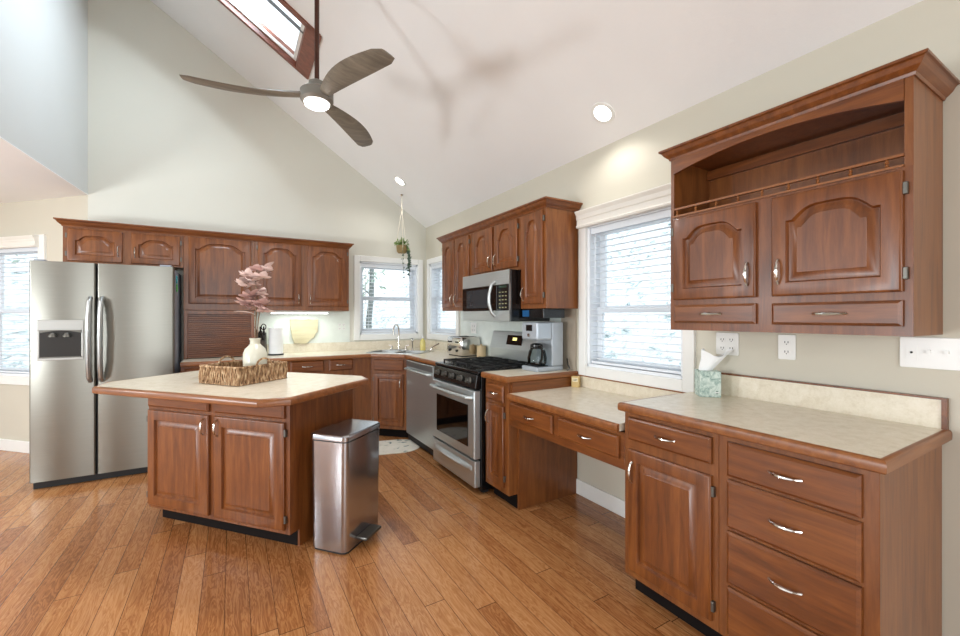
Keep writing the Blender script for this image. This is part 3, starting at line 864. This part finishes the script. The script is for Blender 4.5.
# ------------------------------------------------------------------ island
IO = Vector((-1.89, -2.572)); IA = R(-49)
e = thing('kitchen_island', 'wooden kitchen island with two doors and overhanging cream top', 'island', (IO.x, IO.y, 0), IA)
MB().box(-1.125, -.014, -.075, .50, TK, .876).build('carcass', wy, e, bev=.0015)
MB().prism([(-.075, TK), (0.0, TK), (0.0, 0), (.50, 0), (.50, .876), (-.075, .876)], -.014, .0, 'x').build('side_panel', wz, e)
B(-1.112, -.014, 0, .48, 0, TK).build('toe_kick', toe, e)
B(-1.125, -.0, -.0765, -.074, TK, .876).build('face_frame', wz, e)
IF = -.0765
door(e, -1.112, -.595, .125, .728, 0, 'R', .66, f=IF, m=.06); door(e, -.545, -.030, .125, .728, 0, 'L', .66, f=IF, m=.06)
drawer(e, -1.112, -.595, .748, .858, f=IF, handle=False); drawer(e, -.545, -.030, .748, .858, f=IF, handle=False)
b_ = ed
top = [(-1.155, -.37), (.07, -.37), (.188, -.27), (.188, .42), (.07, .525), (-1.16, .525), (-1.285, .41), (-1.285, -.22)]
def inset(P, d):
    n = len(P); out = []
    for i in range(n):
        a, b2, c = Vector(P[i - 1]), Vector(P[i]), Vector(P[(i + 1) % n])
        n1 = (b2 - a).normalized(); n1 = Vector((-n1.y, n1.x)); n2 = (c - b2).normalized(); n2 = Vector((-n2.y, n2.x))
        m_ = n1 + n2; m_ = m_ / m_.dot(n1); out.append(tuple(b2 + m_ * d))
    return out
ti = inset(top, ed)
MB().prism(ti, .878, .914).build('countertop', lam, e)
MB().sweep(ti, EDGE(.914), 1, True).build('wood_edge', wedge, e, smooth=True)

# trash can
e = thing('trash_can', 'tall stainless step trash can standing against the island side', 'trash can', (IO.x, IO.y, 0), IA)
def dsh(x0, x1, y0, y1, z): 
    return [(p[0], p[1], z) for p in rrect(x0, x1, y0, y1, .035, 5)]
MB().loops([dsh(.08, .315, -.005, .345, .012), dsh(.076, .322, -.01, .348, .62)]).build('body', sttrash, e, smooth=True)
MB().loops([dsh(.083, .312, 0, .342, 0), dsh(.083, .312, 0, .342, .012)]).build('base_ring', blackm, e)
MB().loops([dsh(.078, .320, -.008, .346, .62), dsh(.078, .320, -.008, .346, .628)]).build('gasket', blackm, e)
MB().loops([dsh(.073, .326, -.014, .351, .628), dsh(.073, .326, -.014, .351, .652), dsh(.079, .320, -.008, .345, .660), dsh(.10, .30, .012, .325, .662)]).build('lid', sttrash, e, smooth=True)
MB().loops([[(x, y, z) for y, z in ((.09, .045), (.25, .045), (.25, .062), (.09, .062))] for x in (.315, .375, .385)]).build('pedal', stdark, e, bev=.005)

# ------------------------------------------------------------------ basket, vase, flowers
wick = Mat('woven_wicker'); 
f_ = wick.noise(wick.coords((60, 60, 20)), 1.2, 3)
wick.link(wick.ramp(f_, [(.32, lin((96, 66, 42))), (.5, lin((158, 122, 86))), (.68, lin((206, 178, 142)))]), wick.b.inputs['Base Color']); wick.set(Roughness=.8); wick = wick.m
BA = R(-52)
e = thing('wicker_basket', 'rectangular wicker tray basket on the island with two loop handles', 'basket', (-2.155, -2.135, .915), BA)
bw, bd, bh = .162, .175, .105
mb = MB(); rr = random.Random(5)
B(-bw, bw, -bd, bd, 0, .006).build('bottom', wick, e)
def wall_pts(nper):
    out = []
    for (ax_, ay_), (bx_, by_) in (((-bw, -bd), (bw, -bd)), ((bw, -bd), (bw, bd)), ((bw, bd), (-bw, bd)), ((-bw, bd), (-bw, -bd))):
        for k in range(nper): t = k / nper; out.append((ax_ + (bx_ - ax_) * t, ay_ + (by_ - ay_) * t, bx_ - ax_, by_ - ay_))
    return out
W_ = wall_pts(34)
for i, (x, y, tx, ty) in enumerate(W_):
    l = math.hypot(tx, ty); tx /= l; ty /= l
    ph = rr.uniform(-.3, .3); sk_ = rr.uniform(-.006, .010)
    off = .004 * (1 if i % 2 else -1)
    nx, ny = ty, -tx
    P = []
    for k in range(5):
        s_ = k / 4; o = off * math.cos(s_ * math.pi * 2 + ph)
        P.append((x + tx * sk_ * (s_ * 2 - 1) + nx * o, y + ty * sk_ * (s_ * 2 - 1) + ny * o, .002 + bh * s_))
    mb.tube(P, rr.uniform(.0045, .0062), 6)
mb.build('woven_side', wick, e, smooth=True)
mb = MB()
for z, r_ in ((.006, .006), (bh, .007)):
    mb.tube([(-bw, -bd, z), (bw, -bd, z)], r_, 7).tube([(bw, -bd, z), (bw, bd, z)], r_, 7).tube([(bw, bd, z), (-bw, bd, z)], r_, 7).tube([(-bw, bd, z), (-bw, -bd, z)], r_, 7)
mb.box(-bw + .003, bw - .003, -bd + .003, -bd + .005, 0, bh).box(-bw + .003, bw - .003, bd - .005, bd - .003, 0, bh).box(-bw + .003, -bw + .005, -bd, bd, 0, bh).box(bw - .005, bw - .003, -bd, bd, 0, bh)
mb.build('rim', wick, e, smooth=True)
for sx in (-1, 1):
    MB().tube([(sx * bw, .055 * math.cos(t), bh - .005 + .048 * math.sin(t)) for t in [math.pi * k / 10 for k in range(11)]], .006, 7).build('handle', wick, e, smooth=True)
e = thing('vase', 'cream bottle-shaped vase standing in the wicker basket', 'vase', (-2.10, -2.165, .922), 0)
cer = plain('cream_ceramic', (214, 212, 194), .3)
MB().lathe([(.055, 0), (.062, .006), (.067, .05), (.069, .12), (.068, .165), (.058, .195), (.038, .215), (.029, .226), (.029, .25), (.034, .258), (.030, .262), (.026, .255), (.025, .235), (.0, .23)], (0, 0, 0), 28).build('body', cer, e, smooth=True)
e = thing('artificial_magnolia', 'dusty pink artificial magnolia stem standing in the cream vase', 'flower', (-2.10, -2.165, .922), 0)
stemm = plain('brown_stem', (120, 96, 72), .7); pet = plain('dusty_pink_petal', (196, 160, 152), .6, noise=.12); petl = plain('pale_pink_petal', (222, 198, 190), .6, noise=.1)
u_ = Vector((math.cos(R(-30.6)), math.sin(R(-30.6)), 0)); dv = Vector((-math.sin(R(-30.6)), math.cos(R(-30.6)), 0))
def PP(a, z, d=0): return tuple(u_ * a + dv * d + Vector((0, 0, z)))
MB().tube([PP(0, .235), PP(.005, .40), PP(.012, .52), PP(.0, .64), PP(.02, .74)], [.005, .0045, .004, .0035, .002], 7).tube([PP(.01, .235), PP(.02, .38), PP(.035, .46), PP(.05, .55)], .003, 6).tube([PP(.005, .40), PP(-.03, .425), PP(-.06, .44)], .003, 6).build('stem', stemm, e, smooth=True)
def petal(mb, c, d, L, w_, curl=.25, q=random.Random(1)):
    d = Vector(d).normalized(); s_ = d.cross(Vector((0.3, .2, 1))).normalized(); n = s_.cross(d); c = Vector(c)
    rows = []
    for i in range(7):
        t = i / 6; wv = w_ * math.sin(math.pi * min(1, t * .92 + .06)) ** .8; base_ = c + d * L * t + n * L * curl * t * t
        rows.append([base_ + s_ * wv * k + n * (-.25 * wv * (1 - abs(k)) ) for k in (-1, -.5, 0, .5, 1)])
    b = len(mb.v)
    for off in (0, .0012):
        for r0 in rows: mb.v += [tuple(p + n * off) for p in r0]
    for i in range(6):
        for k in range(4):
            a = b + i * 5 + k; mb.f.append((a, a + 1, a + 6, a + 5)); a += 35; mb.f.append((a, a + 5, a + 6, a + 1))
qr = random.Random(11)
for (a, z, dd, n_, L, mt) in ((-.045, .665, .0, 11, .080, petl), (.045, .665, -.02, 10, .075, petl), (.0, .715, .01, 8, .06, pet), (.075, .715, 0, 7, .05, petl), (-.075, .625, -.01, 6, .06, petl),
                              (-.025, .545, -.02, 11, .075, pet), (.040, .50, -.02, 11, .070, pet), (.005, .50, .03, 9, .07, pet), (.045, .56, -.01, 7, .05, petl), (-.04, .50, -.03, 9, .07, pet), (.02, .56, .02, 9, .065, pet), (.06, .455, -.01, 7, .05, pet), (-.02, .625, .01, 7, .06, petl)):
    mb = MB(); c = PP(a, z - .02, dd)
    for k in range(n_):
        t = 2 * math.pi * k / n_ + qr.uniform(-.3, .3)
        dr = (u_ * (math.cos(t) + a * 3) + dv * (math.sin(t) * .9 - .2) + Vector((0, 0, qr.uniform(-.5, 1.0))))
        petal(mb, c, dr, L * qr.uniform(.65, 1.0), .024, qr.uniform(-.3, .25))
    mb.build('blossom', mt, e, smooth=True)
mb = MB()
petal(mb, PP(-.06, .60), (u_ * -1 + Vector((0, 0, .12))), .075, .020)
petal(mb, PP(.02, .44), (u_ + Vector((0, 0, .0))), .12, .024, -.1); petal(mb, PP(-.005, .415), (u_ * -1 + Vector((0, 0, .42))), .12, .012, -.3)
petal(mb, PP(.06, .72), (u_ + Vector((0, 0, .2))), .06, .018)
mb.build('leaf', petl, e, smooth=True)

# ------------------------------------------------------------------ toaster oven, cup
e = thing('toaster', 'chrome four-slice toaster on the worktop left of the range', 'toaster', (-.26, -1.15, ZT), RZ + R(0))
MB().loops([[(p[0], p[1], z) for p in rrect(a, .33 - a, a, .24 - a, .03, 4)] for a, z in ((.008, .012), (0, .03), (0, .165), (.006, .19), (.02, .198))]).build('shell', chrome, e, smooth=True)
B(.02, .31, .02, .22, 0, .014).build('base', blackm, e)
mb = MB()
for x in (.05, .10, .20, .25): mb.box(x, x + .03, .03, .21, .195, .2)
mb.build('slots', blackm, e)
for x in (.085, .245):
    B(x - .02, x + .02, -.014, 0, .14, .155).build('lever', blackm, e, bev=.003)
    MB().lathe([(.013, 0), (.012, -.012)], (x, 0, .06), 12, 'y').build('dial', blackm, e, smooth=True)
e = thing('canister', 'small tan canister between the toaster and the range backguard', 'canister', (-.07, -1.56, ZT), 0)
tanm = plain('tan_ceramic', (202, 180, 140), .5)
MB().lathe([(.045, 0), (.047, .004), (.047, .10), (.044, .104)], (0, 0, 0), 20).build('body', tanm, e, smooth=True)
MB().lathe([(.048, .104), (.048, .114), (.012, .118), (.010, .13), (.0, .132)], (0, 0, 0), 20).build('lid', tanm, e, smooth=True)

# coffee maker: faces -X
e = thing('coffee_maker', 'large silver drip coffee maker on the worktop right of the range', 'coffee maker', (-.315, -2.575, ZT), RZ)
cm = plain('silver_plastic', (178, 186, 194), .32, .35)
cw, cdp, ch = .19, .25, .365
MB().box(0, cw, 0, cdp, 0, .035).build('base', cm, e, bev=.008)
MB().box(0, cw, .14, cdp, .035, ch).build('water_tank', cm, e, bev=.008)
hd = MB().box(0, cw, .0, .14, .235, ch).build('head', cm, e, bev=.01)
B(.06, .13, -.004, 0, .30, .345).build('display', glassblack, hd)
MB().lathe([(.014, 0), (.013, -.01)], (.095, 0, .268), 14, 'y').build('button', chrome, hd, smooth=True)
B(.03, cw - .03, .02, .125, .035, .04).build('hot_plate', blackm, e)
cf = MB().lathe([(.055, .042), (.070, .055), (.073, .10), (.062, .15), (.045, .172), (.046, .18)], (cw / 2 + .015, .062, 0), 24).build('carafe', carafe_g, e, smooth=True)
MB().lathe([(.047, .18), (.047, .195), (.03, .205), (0, .207)], (cw / 2, .068, 0), 20).build('carafe_lid', black, cf, smooth=True)
MB().lathe([(.0475, .165), (.0485, .182)], (cw / 2, .068, 0), 20).tube([(cw / 2 + .045, .05, .185), (cw / 2 + .09, .035, .19), (cw / 2 + .115, .03, .16), (cw / 2 + .11, .03, .10), (cw / 2 + .075, .04, .065)], .009, 8, 1.2).build('carafe_handle', black, cf, smooth=True)
o = MB().tube([(-.035, -2.775, 1.0), (-.05, -2.80, .96), (-.04, -2.81, .925), (-.06, -2.80, .919)], .006, 7).build('power_cord', black, smooth=True)
tag(o, 'short black cord beside the coffee maker at the wall', 'cord')

# small box on desk
e = thing('candle_box', 'small tan box with dark label text lines on the desk corner', 'box', (-.06, -2.895, .806), R(-62))
B(-.028, .028, -.02, .02, 0, .078).build('carton', plain('tan_carton', (206, 178, 120), .6), e, bev=.002)
MB().box(-.02, .02, -.0208, -.0195, .04, .068).build('label', plain('cream_label', (236, 224, 190), .6), e)
MB().box(-.014, .014, -.0215, -.0205, .057, .060).box(-.012, .012, -.0215, -.0205, .048, .051).build('print', plain('dark_print', (60, 46, 34), .6), e)

# tissue box
e = thing('tissue_box', 'pale green patterned cube tissue box on the right worktop', 'tissue box', (-.118, -3.915, ZT), R(-43))
tb = Mat('tissue_carton'); f_ = tb.noise(tb.coords((1, 1, 1)), 26, 6, .7, 1.5)
tb.link(tb.ramp(f_, [(.34, lin((92, 120, 112))), (.45, lin((160, 182, 172))), (.58, lin((206, 218, 208)))]), tb.b.inputs['Base Color']); tb.set(Roughness=.5)
B(-.049, .049, -.049, .049, 0, .130).build('carton', tb.m, e, bev=.002)
MB().lathe([(.013, -.0485), (.0, -.0497)], (.030, 0, .024), 20, 'y').build('round_badge', plain('dark_green_badge', (28, 92, 62), .5), e)
B(.022, .038, -.0503, -.0494, .021, .027).build('badge_text', plastic, e)
tm = plain('white_tissue', (240, 241, 240), .9, noise=.02)
mb = MB(); rows = []
for i in range(9):
    t = i / 8
    rows.append([(-.012 + .045 * t + .01 * t * t + (.026 + .040 * t) * math.cos(a) * (1 + .18 * math.sin(5 * a + t * 3)), (.010 + .014 * t) * math.sin(a) * (1 + .3 * math.sin(3 * a)), .122 + .10 * t + .02 * t * math.cos(a * 2)) for a in [2 * math.pi * k / 20 for k in range(20)]])
mb.loops(rows, cap=(False, False)); mb.build('tissue', tm, e, smooth=True)

# ------------------------------------------------------------------ outlets
def wallplate(label, M, wdt, n, kind, cat='outlet'):
    e = thing('switch_plate' if kind == 'switch' else 'wall_outlet', label, cat); e.matrix_world = M
    MB().prism([(x, z) for x, z in rrect(-wdt / 2, wdt / 2, -.058, .058, .006, 3)], -.006, 0, 'y').build('plate', plastic, e, bev=.002)
    for k in range(n):
        x = (k - (n - 1) / 2) * .046
        if kind == 'outlet':
            for z in (-.022, .022):
                s_ = MB().prism([(x + a, z + b) for a, b in rrect(-.016, .016, -.014, .014, .008, 3)], -.0075, -.005, 'y').build('socket', plastic, e)
                MB().box(x - .008, x - .005, -.0082, -.0074, z - .003, z + .006).box(x + .005, x + .008, -.0082, -.0074, z - .003, z + .006).box(x - .002, x + .002, -.0082, -.0074, z - .010, z - .006).build('slots', blackm, s_)
        else:
            if k == 0:
                B(x - .016, x + .016, -.0075, -.005, -.03, .03).build('dimmer', plastic, e)
                MB().lathe([(.004, -.0075), (.004, -.010)], (x, 0, 0), 10, 'y').build('indicator', blackm, e)
            else:
                B(x - .005, x + .005, -.014, -.005, .0, .012).build('toggle', plastic, e)
    return e
def RMt(y, z, x=-.001): return Matrix.Translation((x, y, z)) @ Matrix.Rotation(RZ, 4, 'Z')
wallplate('white two-gang wall outlet plate behind the tissue box', RMt(-3.952, 1.178), .115, 2, 'outlet')
wallplate('narrow white single outlet in the middle below the hutch', RMt(-4.225, 1.178), .072, 1, 'outlet')
wallplate('long white multi-switch plate at the right edge below the hutch', RMt(-4.71, 1.185), .205, 4, 'switch', 'switch')
wallplate('double outlet plate on the wall above the toaster', RMt(-1.31, 1.20, -.012), .115, 2, 'outlet')
wallplate('double outlet plate on the wall right of the range backguard', RMt(-2.56, 1.23, -.012), .115, 2, 'outlet')
wallplate('white outlet plate on the back wall left of the sink window', Matrix.Translation((-1.095, -.001, 1.20)), .115, 2, 'outlet')
# wall panel behind range
splash = plain('pale_green_splash_panel', (216, 224, 218), .25)
struct(B(-.011, -.001, -2.68, -1.0, ZT + .001, 1.38).build('trim_1', splash, bev=.001))
struct(B(-.011, -.001, -2.84, -2.68, ZT + .001, 1.38).build('trim_2', plain('taupe_splash_panel', (168, 156, 140), .35)))
struct(B(-2.03, -1.0, -.008, -.001, ZT + .10, 1.383).build('trim_3', plain('pale_aqua_splash_panel', (222, 228, 220), .4)))

# paper towel, knife block, cutting board
e = thing('paper_towel_roll', 'white paper towel roll standing on the back worktop', 'paper towel', (-1.825, -.25, ZT), 0)
MB().lathe([(.075, 0), (.078, .008), (.07, .014)], (0, 0, 0), 24).build('stand', blackm, e, smooth=True)
MB().lathe([(.02, .016), (.07, .016), (.07, .29), (.02, .29)], (0, 0, 0), 28).build('roll', tm, e, smooth=True)
MB().lathe([(.006, .014), (.006, .31), (.011, .318), (0, .325)], (0, 0, 0), 12).build('post', chrome, e, smooth=True)
e = thing('knife_block', 'dark knife block with black handles behind the vase', 'knife block', (-1.965, -.20, ZT), R(-12))
MB().loops([[(x, y, z) for x, y, z in ((-.05, -.08, 0), (.05, -.08, 0), (.05, .08, 0), (-.05, .08, 0))], [(-.05, -.10, .15), (.05, -.10, .15), (.05, .02, .24), (-.05, .02, .24)]]).build('block', plain('dark_block', (70, 62, 54), .5), e, bev=.004)
qk = random.Random(2)
for k in range(6):
    x = -.033 + .033 * (k % 3); y = -.075 + .06 * (k // 3); z = .17 + .045 * (k // 3)
    MB().tube([(x, y, z), (x + qk.uniform(-.01, .01), y - .055, z + .085)], [.010, .008], 8).build('knife_handle', black, e, smooth=True)
# scissors like dark handles
MB().tube([(.045 + .022 * math.cos(t), -.12, .30 + .03 * math.sin(t)) for t in [2 * math.pi * k / 10 for k in range(11)]], .005, 6).tube([(.03, -.07, .2), (.045, -.12, .27)], .006, 6).build('scissor_handle', black, e, smooth=True)
e = thing('cutting_board', 'pale wooden shaped cutting board leaning on the back wall', 'cutting board', (-1.52, -.034, ZT + .104), 0)
bd_ = [(-.10, 0), (.02, -.005), (.05, .01), (.07, .04), (.11, .06), (.125, .10), (.15, .13), (.155, .27), (.10, .262), (.05, .272), (0, .265), (-.10, .272), (-.145, .27), (-.14, .16), (-.125, .07)]
bm_ = wood('pale_bamboo', 'x', dark=(178, 164, 128), mid=(198, 188, 154), light_=(214, 206, 176), rough=.5)
o = MB().prism([(a, b) for a, b in bd_], -.009, .009, 'y').xf(Matrix.Rotation(R(-3), 4, 'X') ).build('board', bm_, e, bev=.003)

# ------------------------------------------------------------------ mat
mm = Mat('cream_mat'); f_ = mm.noise(mm.coords(), 13, 2, .5, .5)
mm.link(mm.ramp(f_, [(.33, lin((120, 134, 128))), (.40, lin((222, 216, 200))), (.7, lin((232, 226, 212)))]), mm.b.inputs['Base Color']); mm.set(Roughness=.95)
o = MB().prism(arc((.30, 0), .22, -math.pi / 2, math.pi / 2, 14) + arc((-.30, 0), .22, math.pi / 2, 1.5 * math.pi, 14), 0, .010).build('floor_mat', mm.m, bev=.004)
o.location = (-1.06, -1.02, .0005); o.rotation_euler = (0, 0, R(-14)); tag(o, 'cream oval floor mat with dark speckles in front of the sink', 'mat')

# ------------------------------------------------------------------ ceiling fan
FC = Vector((-1.798, -2.576, 2.595))
e = thing('ceiling_fan', 'three-blade grey-brown ceiling fan with lit lamp on a long rod', 'ceiling fan', tuple(FC), 0)
MB().lathe([(.0, -.025), (.080, -.025), (.092, -.01), (.092, .04), (.075, .055), (.045, .065), (.045, .095), (.02, .11)], (0, 0, 0), 32).build('motor_housing', bronze, e, smooth=True)
MB().lathe([(.070, -.025), (.066, -.038), (.05, -.048), (.0, -.052)], (0, 0, 0), 28).build('lamp_lens', lamp_e, e, smooth=True)
ctop = cz(FC.x) - FC.z
MB().tube([(0, 0, .09), (0, 0, ctop - .03)], .0135, 12).build('down_rod', rodm, e, smooth=True)
MB().lathe([(.03, ctop - .12), (.065, ctop - .10), (.085, ctop - .03), (.085, ctop + .05)], (0, 0, 0), 24).build('canopy', rodm, e, smooth=True)
for k in range(3):
    a = 2.945 + k * 2 * math.pi / 3
    st_ = []
    n = 14
    for i in range(n + 1):
        t = i / n; r_ = .06 + .61 * t
        wv = (.028 + .042 * math.sin(min(1, t * 1.1) * math.pi * .72)) * (1 if t < .96 else 1 - (t - .96) * 9)
        yc = -.038 * math.sin(t * math.pi) + .008
        tl = -R(14) * (1 - t * .4); zc_ = .012 - .02 * math.sin(t * math.pi * .5) + .004 * t
        hh = .011 * (1 - t) + .0035
        c_, s_ = math.cos(tl), math.sin(tl)
        row = []
        for (q, h) in ((-1, 0), (-.5, hh), (.5, hh), (1, 0), (.5, -hh), (-.5, -hh)):
            row.append((r_, yc + q * wv * c_ - h * s_, zc_ + q * wv * s_ + h * c_))
        st_.append(row)
    MB().loops(st_).xf(Matrix.Rotation(a, 4, 'Z')).build('blade', fanwood, e, smooth=True)
light('fan_lamp', 'AREA', (FC.x, FC.y, FC.z - .075), 14, (.97, .98, 1), .14, rot=(0, 0, 0))

# recessed lights
nrm = Vector((SL, 0, 1)).normalized()
for (x, y, lab) in ((-.184, -3.269, 'lit recessed ceiling light above the wide right-hand window'), (-.569, -.571, 'lit recessed ceiling light above the corner sink')):
    e = thing('recessed_light', lab, 'light', (x, y, cz(x)), 0)
    e.rotation_euler = (-nrm).to_track_quat('-Z', 'Y').to_euler()
    e.rotation_euler = nrm.to_track_quat('Z', 'Y').to_euler()
    MB().lathe([(.055, -.001), (.058, -.008), (.078, -.006), (.080, .0)], (0, 0, 0), 28).build('trim_ring', white, e, smooth=True)
    MB().lathe([(.056, -.0005), (.05, -.006), (.0, -.007)], (0, 0, 0), 24).build('lamp', lamp_e, e, smooth=True)
    light('recessed_lamp', 'SPOT', (x - nrm.x * .03, y, cz(x) - .04), 9, (1, .98, .94), .05, rot=(0, R(12), 0), spot=R(150))

# ------------------------------------------------------------------ hanging plant
HKx, HKy = -.467, -.356; hz = cz(HKx)
e = thing('hanging_planter', 'small round pot in a cord macrame hanger in front of the sink window', 'planter', (HKx, HKy, 0), 0)
cord = plain('cream_cord', (222, 214, 196), .8)
MB().lathe([(.02, hz - .02), (.016, hz - .028), (.004, hz - .04)], (0, 0, 0), 12).build('hook', chrome, e, smooth=True)
mb = MB()
for k in range(3):
    a = R(20 + 120 * k); mb.tube([(0, 0, hz - .03), (.004 * math.cos(a), .004 * math.sin(a), hz - .22), (.072 * math.cos(a), .072 * math.sin(a), 2.19), (.062 * math.cos(a), .062 * math.sin(a), 2.10), (0, 0, 2.075)], .0032, 6)
mb.build('cord_hanger', cord, e, smooth=True)
MB().lathe([(.045, 2.085), (.058, 2.10), (.066, 2.16), (.064, 2.175), (.058, 2.17), (.0, 2.16)], (0, 0, 0), 20).build('pot', plain('tan_woven_pot', (150, 128, 84), .8, noise=.3), e, smooth=True)
e2 = thing('trailing_plant', 'trailing green plant growing in the hanging pot by the sink window', 'plant', (HKx, HKy, 0), 0)
lg = plain('leaf_green', (112, 138, 72), .6, noise=.3); lg2 = plain('dark_leaf_green', (62, 88, 66), .6, noise=.3)
q = random.Random(9)
mbs = MB(); mb1 = MB(); mb2 = MB()
def leaf(mb, c, s_):
    c = Vector(c); n = Vector((q.gauss(0, 1), q.gauss(0, 1), q.gauss(0, .6))).normalized(); a = n.orthogonal().normalized() * s_; b2 = n.cross(a) * .55; b = len(mb.v)
    mb.v += [tuple(c - a), tuple(c - a * .2 + b2), tuple(c + a), tuple(c - a * .2 - b2), tuple(c + n * s_ * .2), tuple(c - n * .001)]
    mb.f += [(b, b + 1, b + 4), (b + 1, b + 2, b + 4), (b + 2, b + 3, b + 4), (b + 3, b, b + 4)]
for k in range(110): 
    a = q.uniform(0, 6.28); r_ = q.uniform(0, .085); leaf(mb1, (r_ * math.cos(a), r_ * math.sin(a), 2.18 + q.uniform(-.02, .10) * (1 - r_ * 6)), q.uniform(.014, .026))
for k in range(9):
    a = R(-60) + q.uniform(-1.3, 1.3); r0 = .06; L = q.uniform(.18, .42); P = []
    for i in range(9):
        t = i / 8; rr_ = r0 + .035 * math.sin(t * 2.4); P.append((rr_ * math.cos(a) + q.uniform(-.006, .006), rr_ * math.sin(a), 2.18 - L * t + .02 * math.sin(t * 3)))
        if i: 
            for _ in range(2): leaf(mb2 if t > .35 else mb1, (P[-1][0] + q.uniform(-.015, .015), P[-1][1] + q.uniform(-.015, .015), P[-1][2]), q.uniform(.012, .02))
    mbs.tube(P, .0018, 5)
mbs.build('stems', lg2, e2); mb1.build('leaves', lg, e2); mb2.build('trailing_leaves', lg2, e2)

# ------------------------------------------------------------------ groups of repeats
GR = {'window_blind': 'white blinds in the windows', 'base_cabinet': 'base cabinets', 'drawer_cabinet': 'base cabinets', 'narrow_base_cabinet': 'base cabinets', 'corner_sink_cabinet': 'base cabinets',
      'wall_cabinet': 'wall cabinets', 'worktop': 'cream worktops', 'crown_molding': 'crown moldings on the cabinets', 'wall_outlet': 'white wall outlets', 'recessed_light': 'recessed ceiling lights',
      'fridge_magnet': 'flower magnets on the refrigerator', 'tree': 'trees outside the windows'}
for o in bpy.data.objects:
    k = o.name.split('.')[0]
    if k in GR and o.parent is None: o['group'] = GR[k]
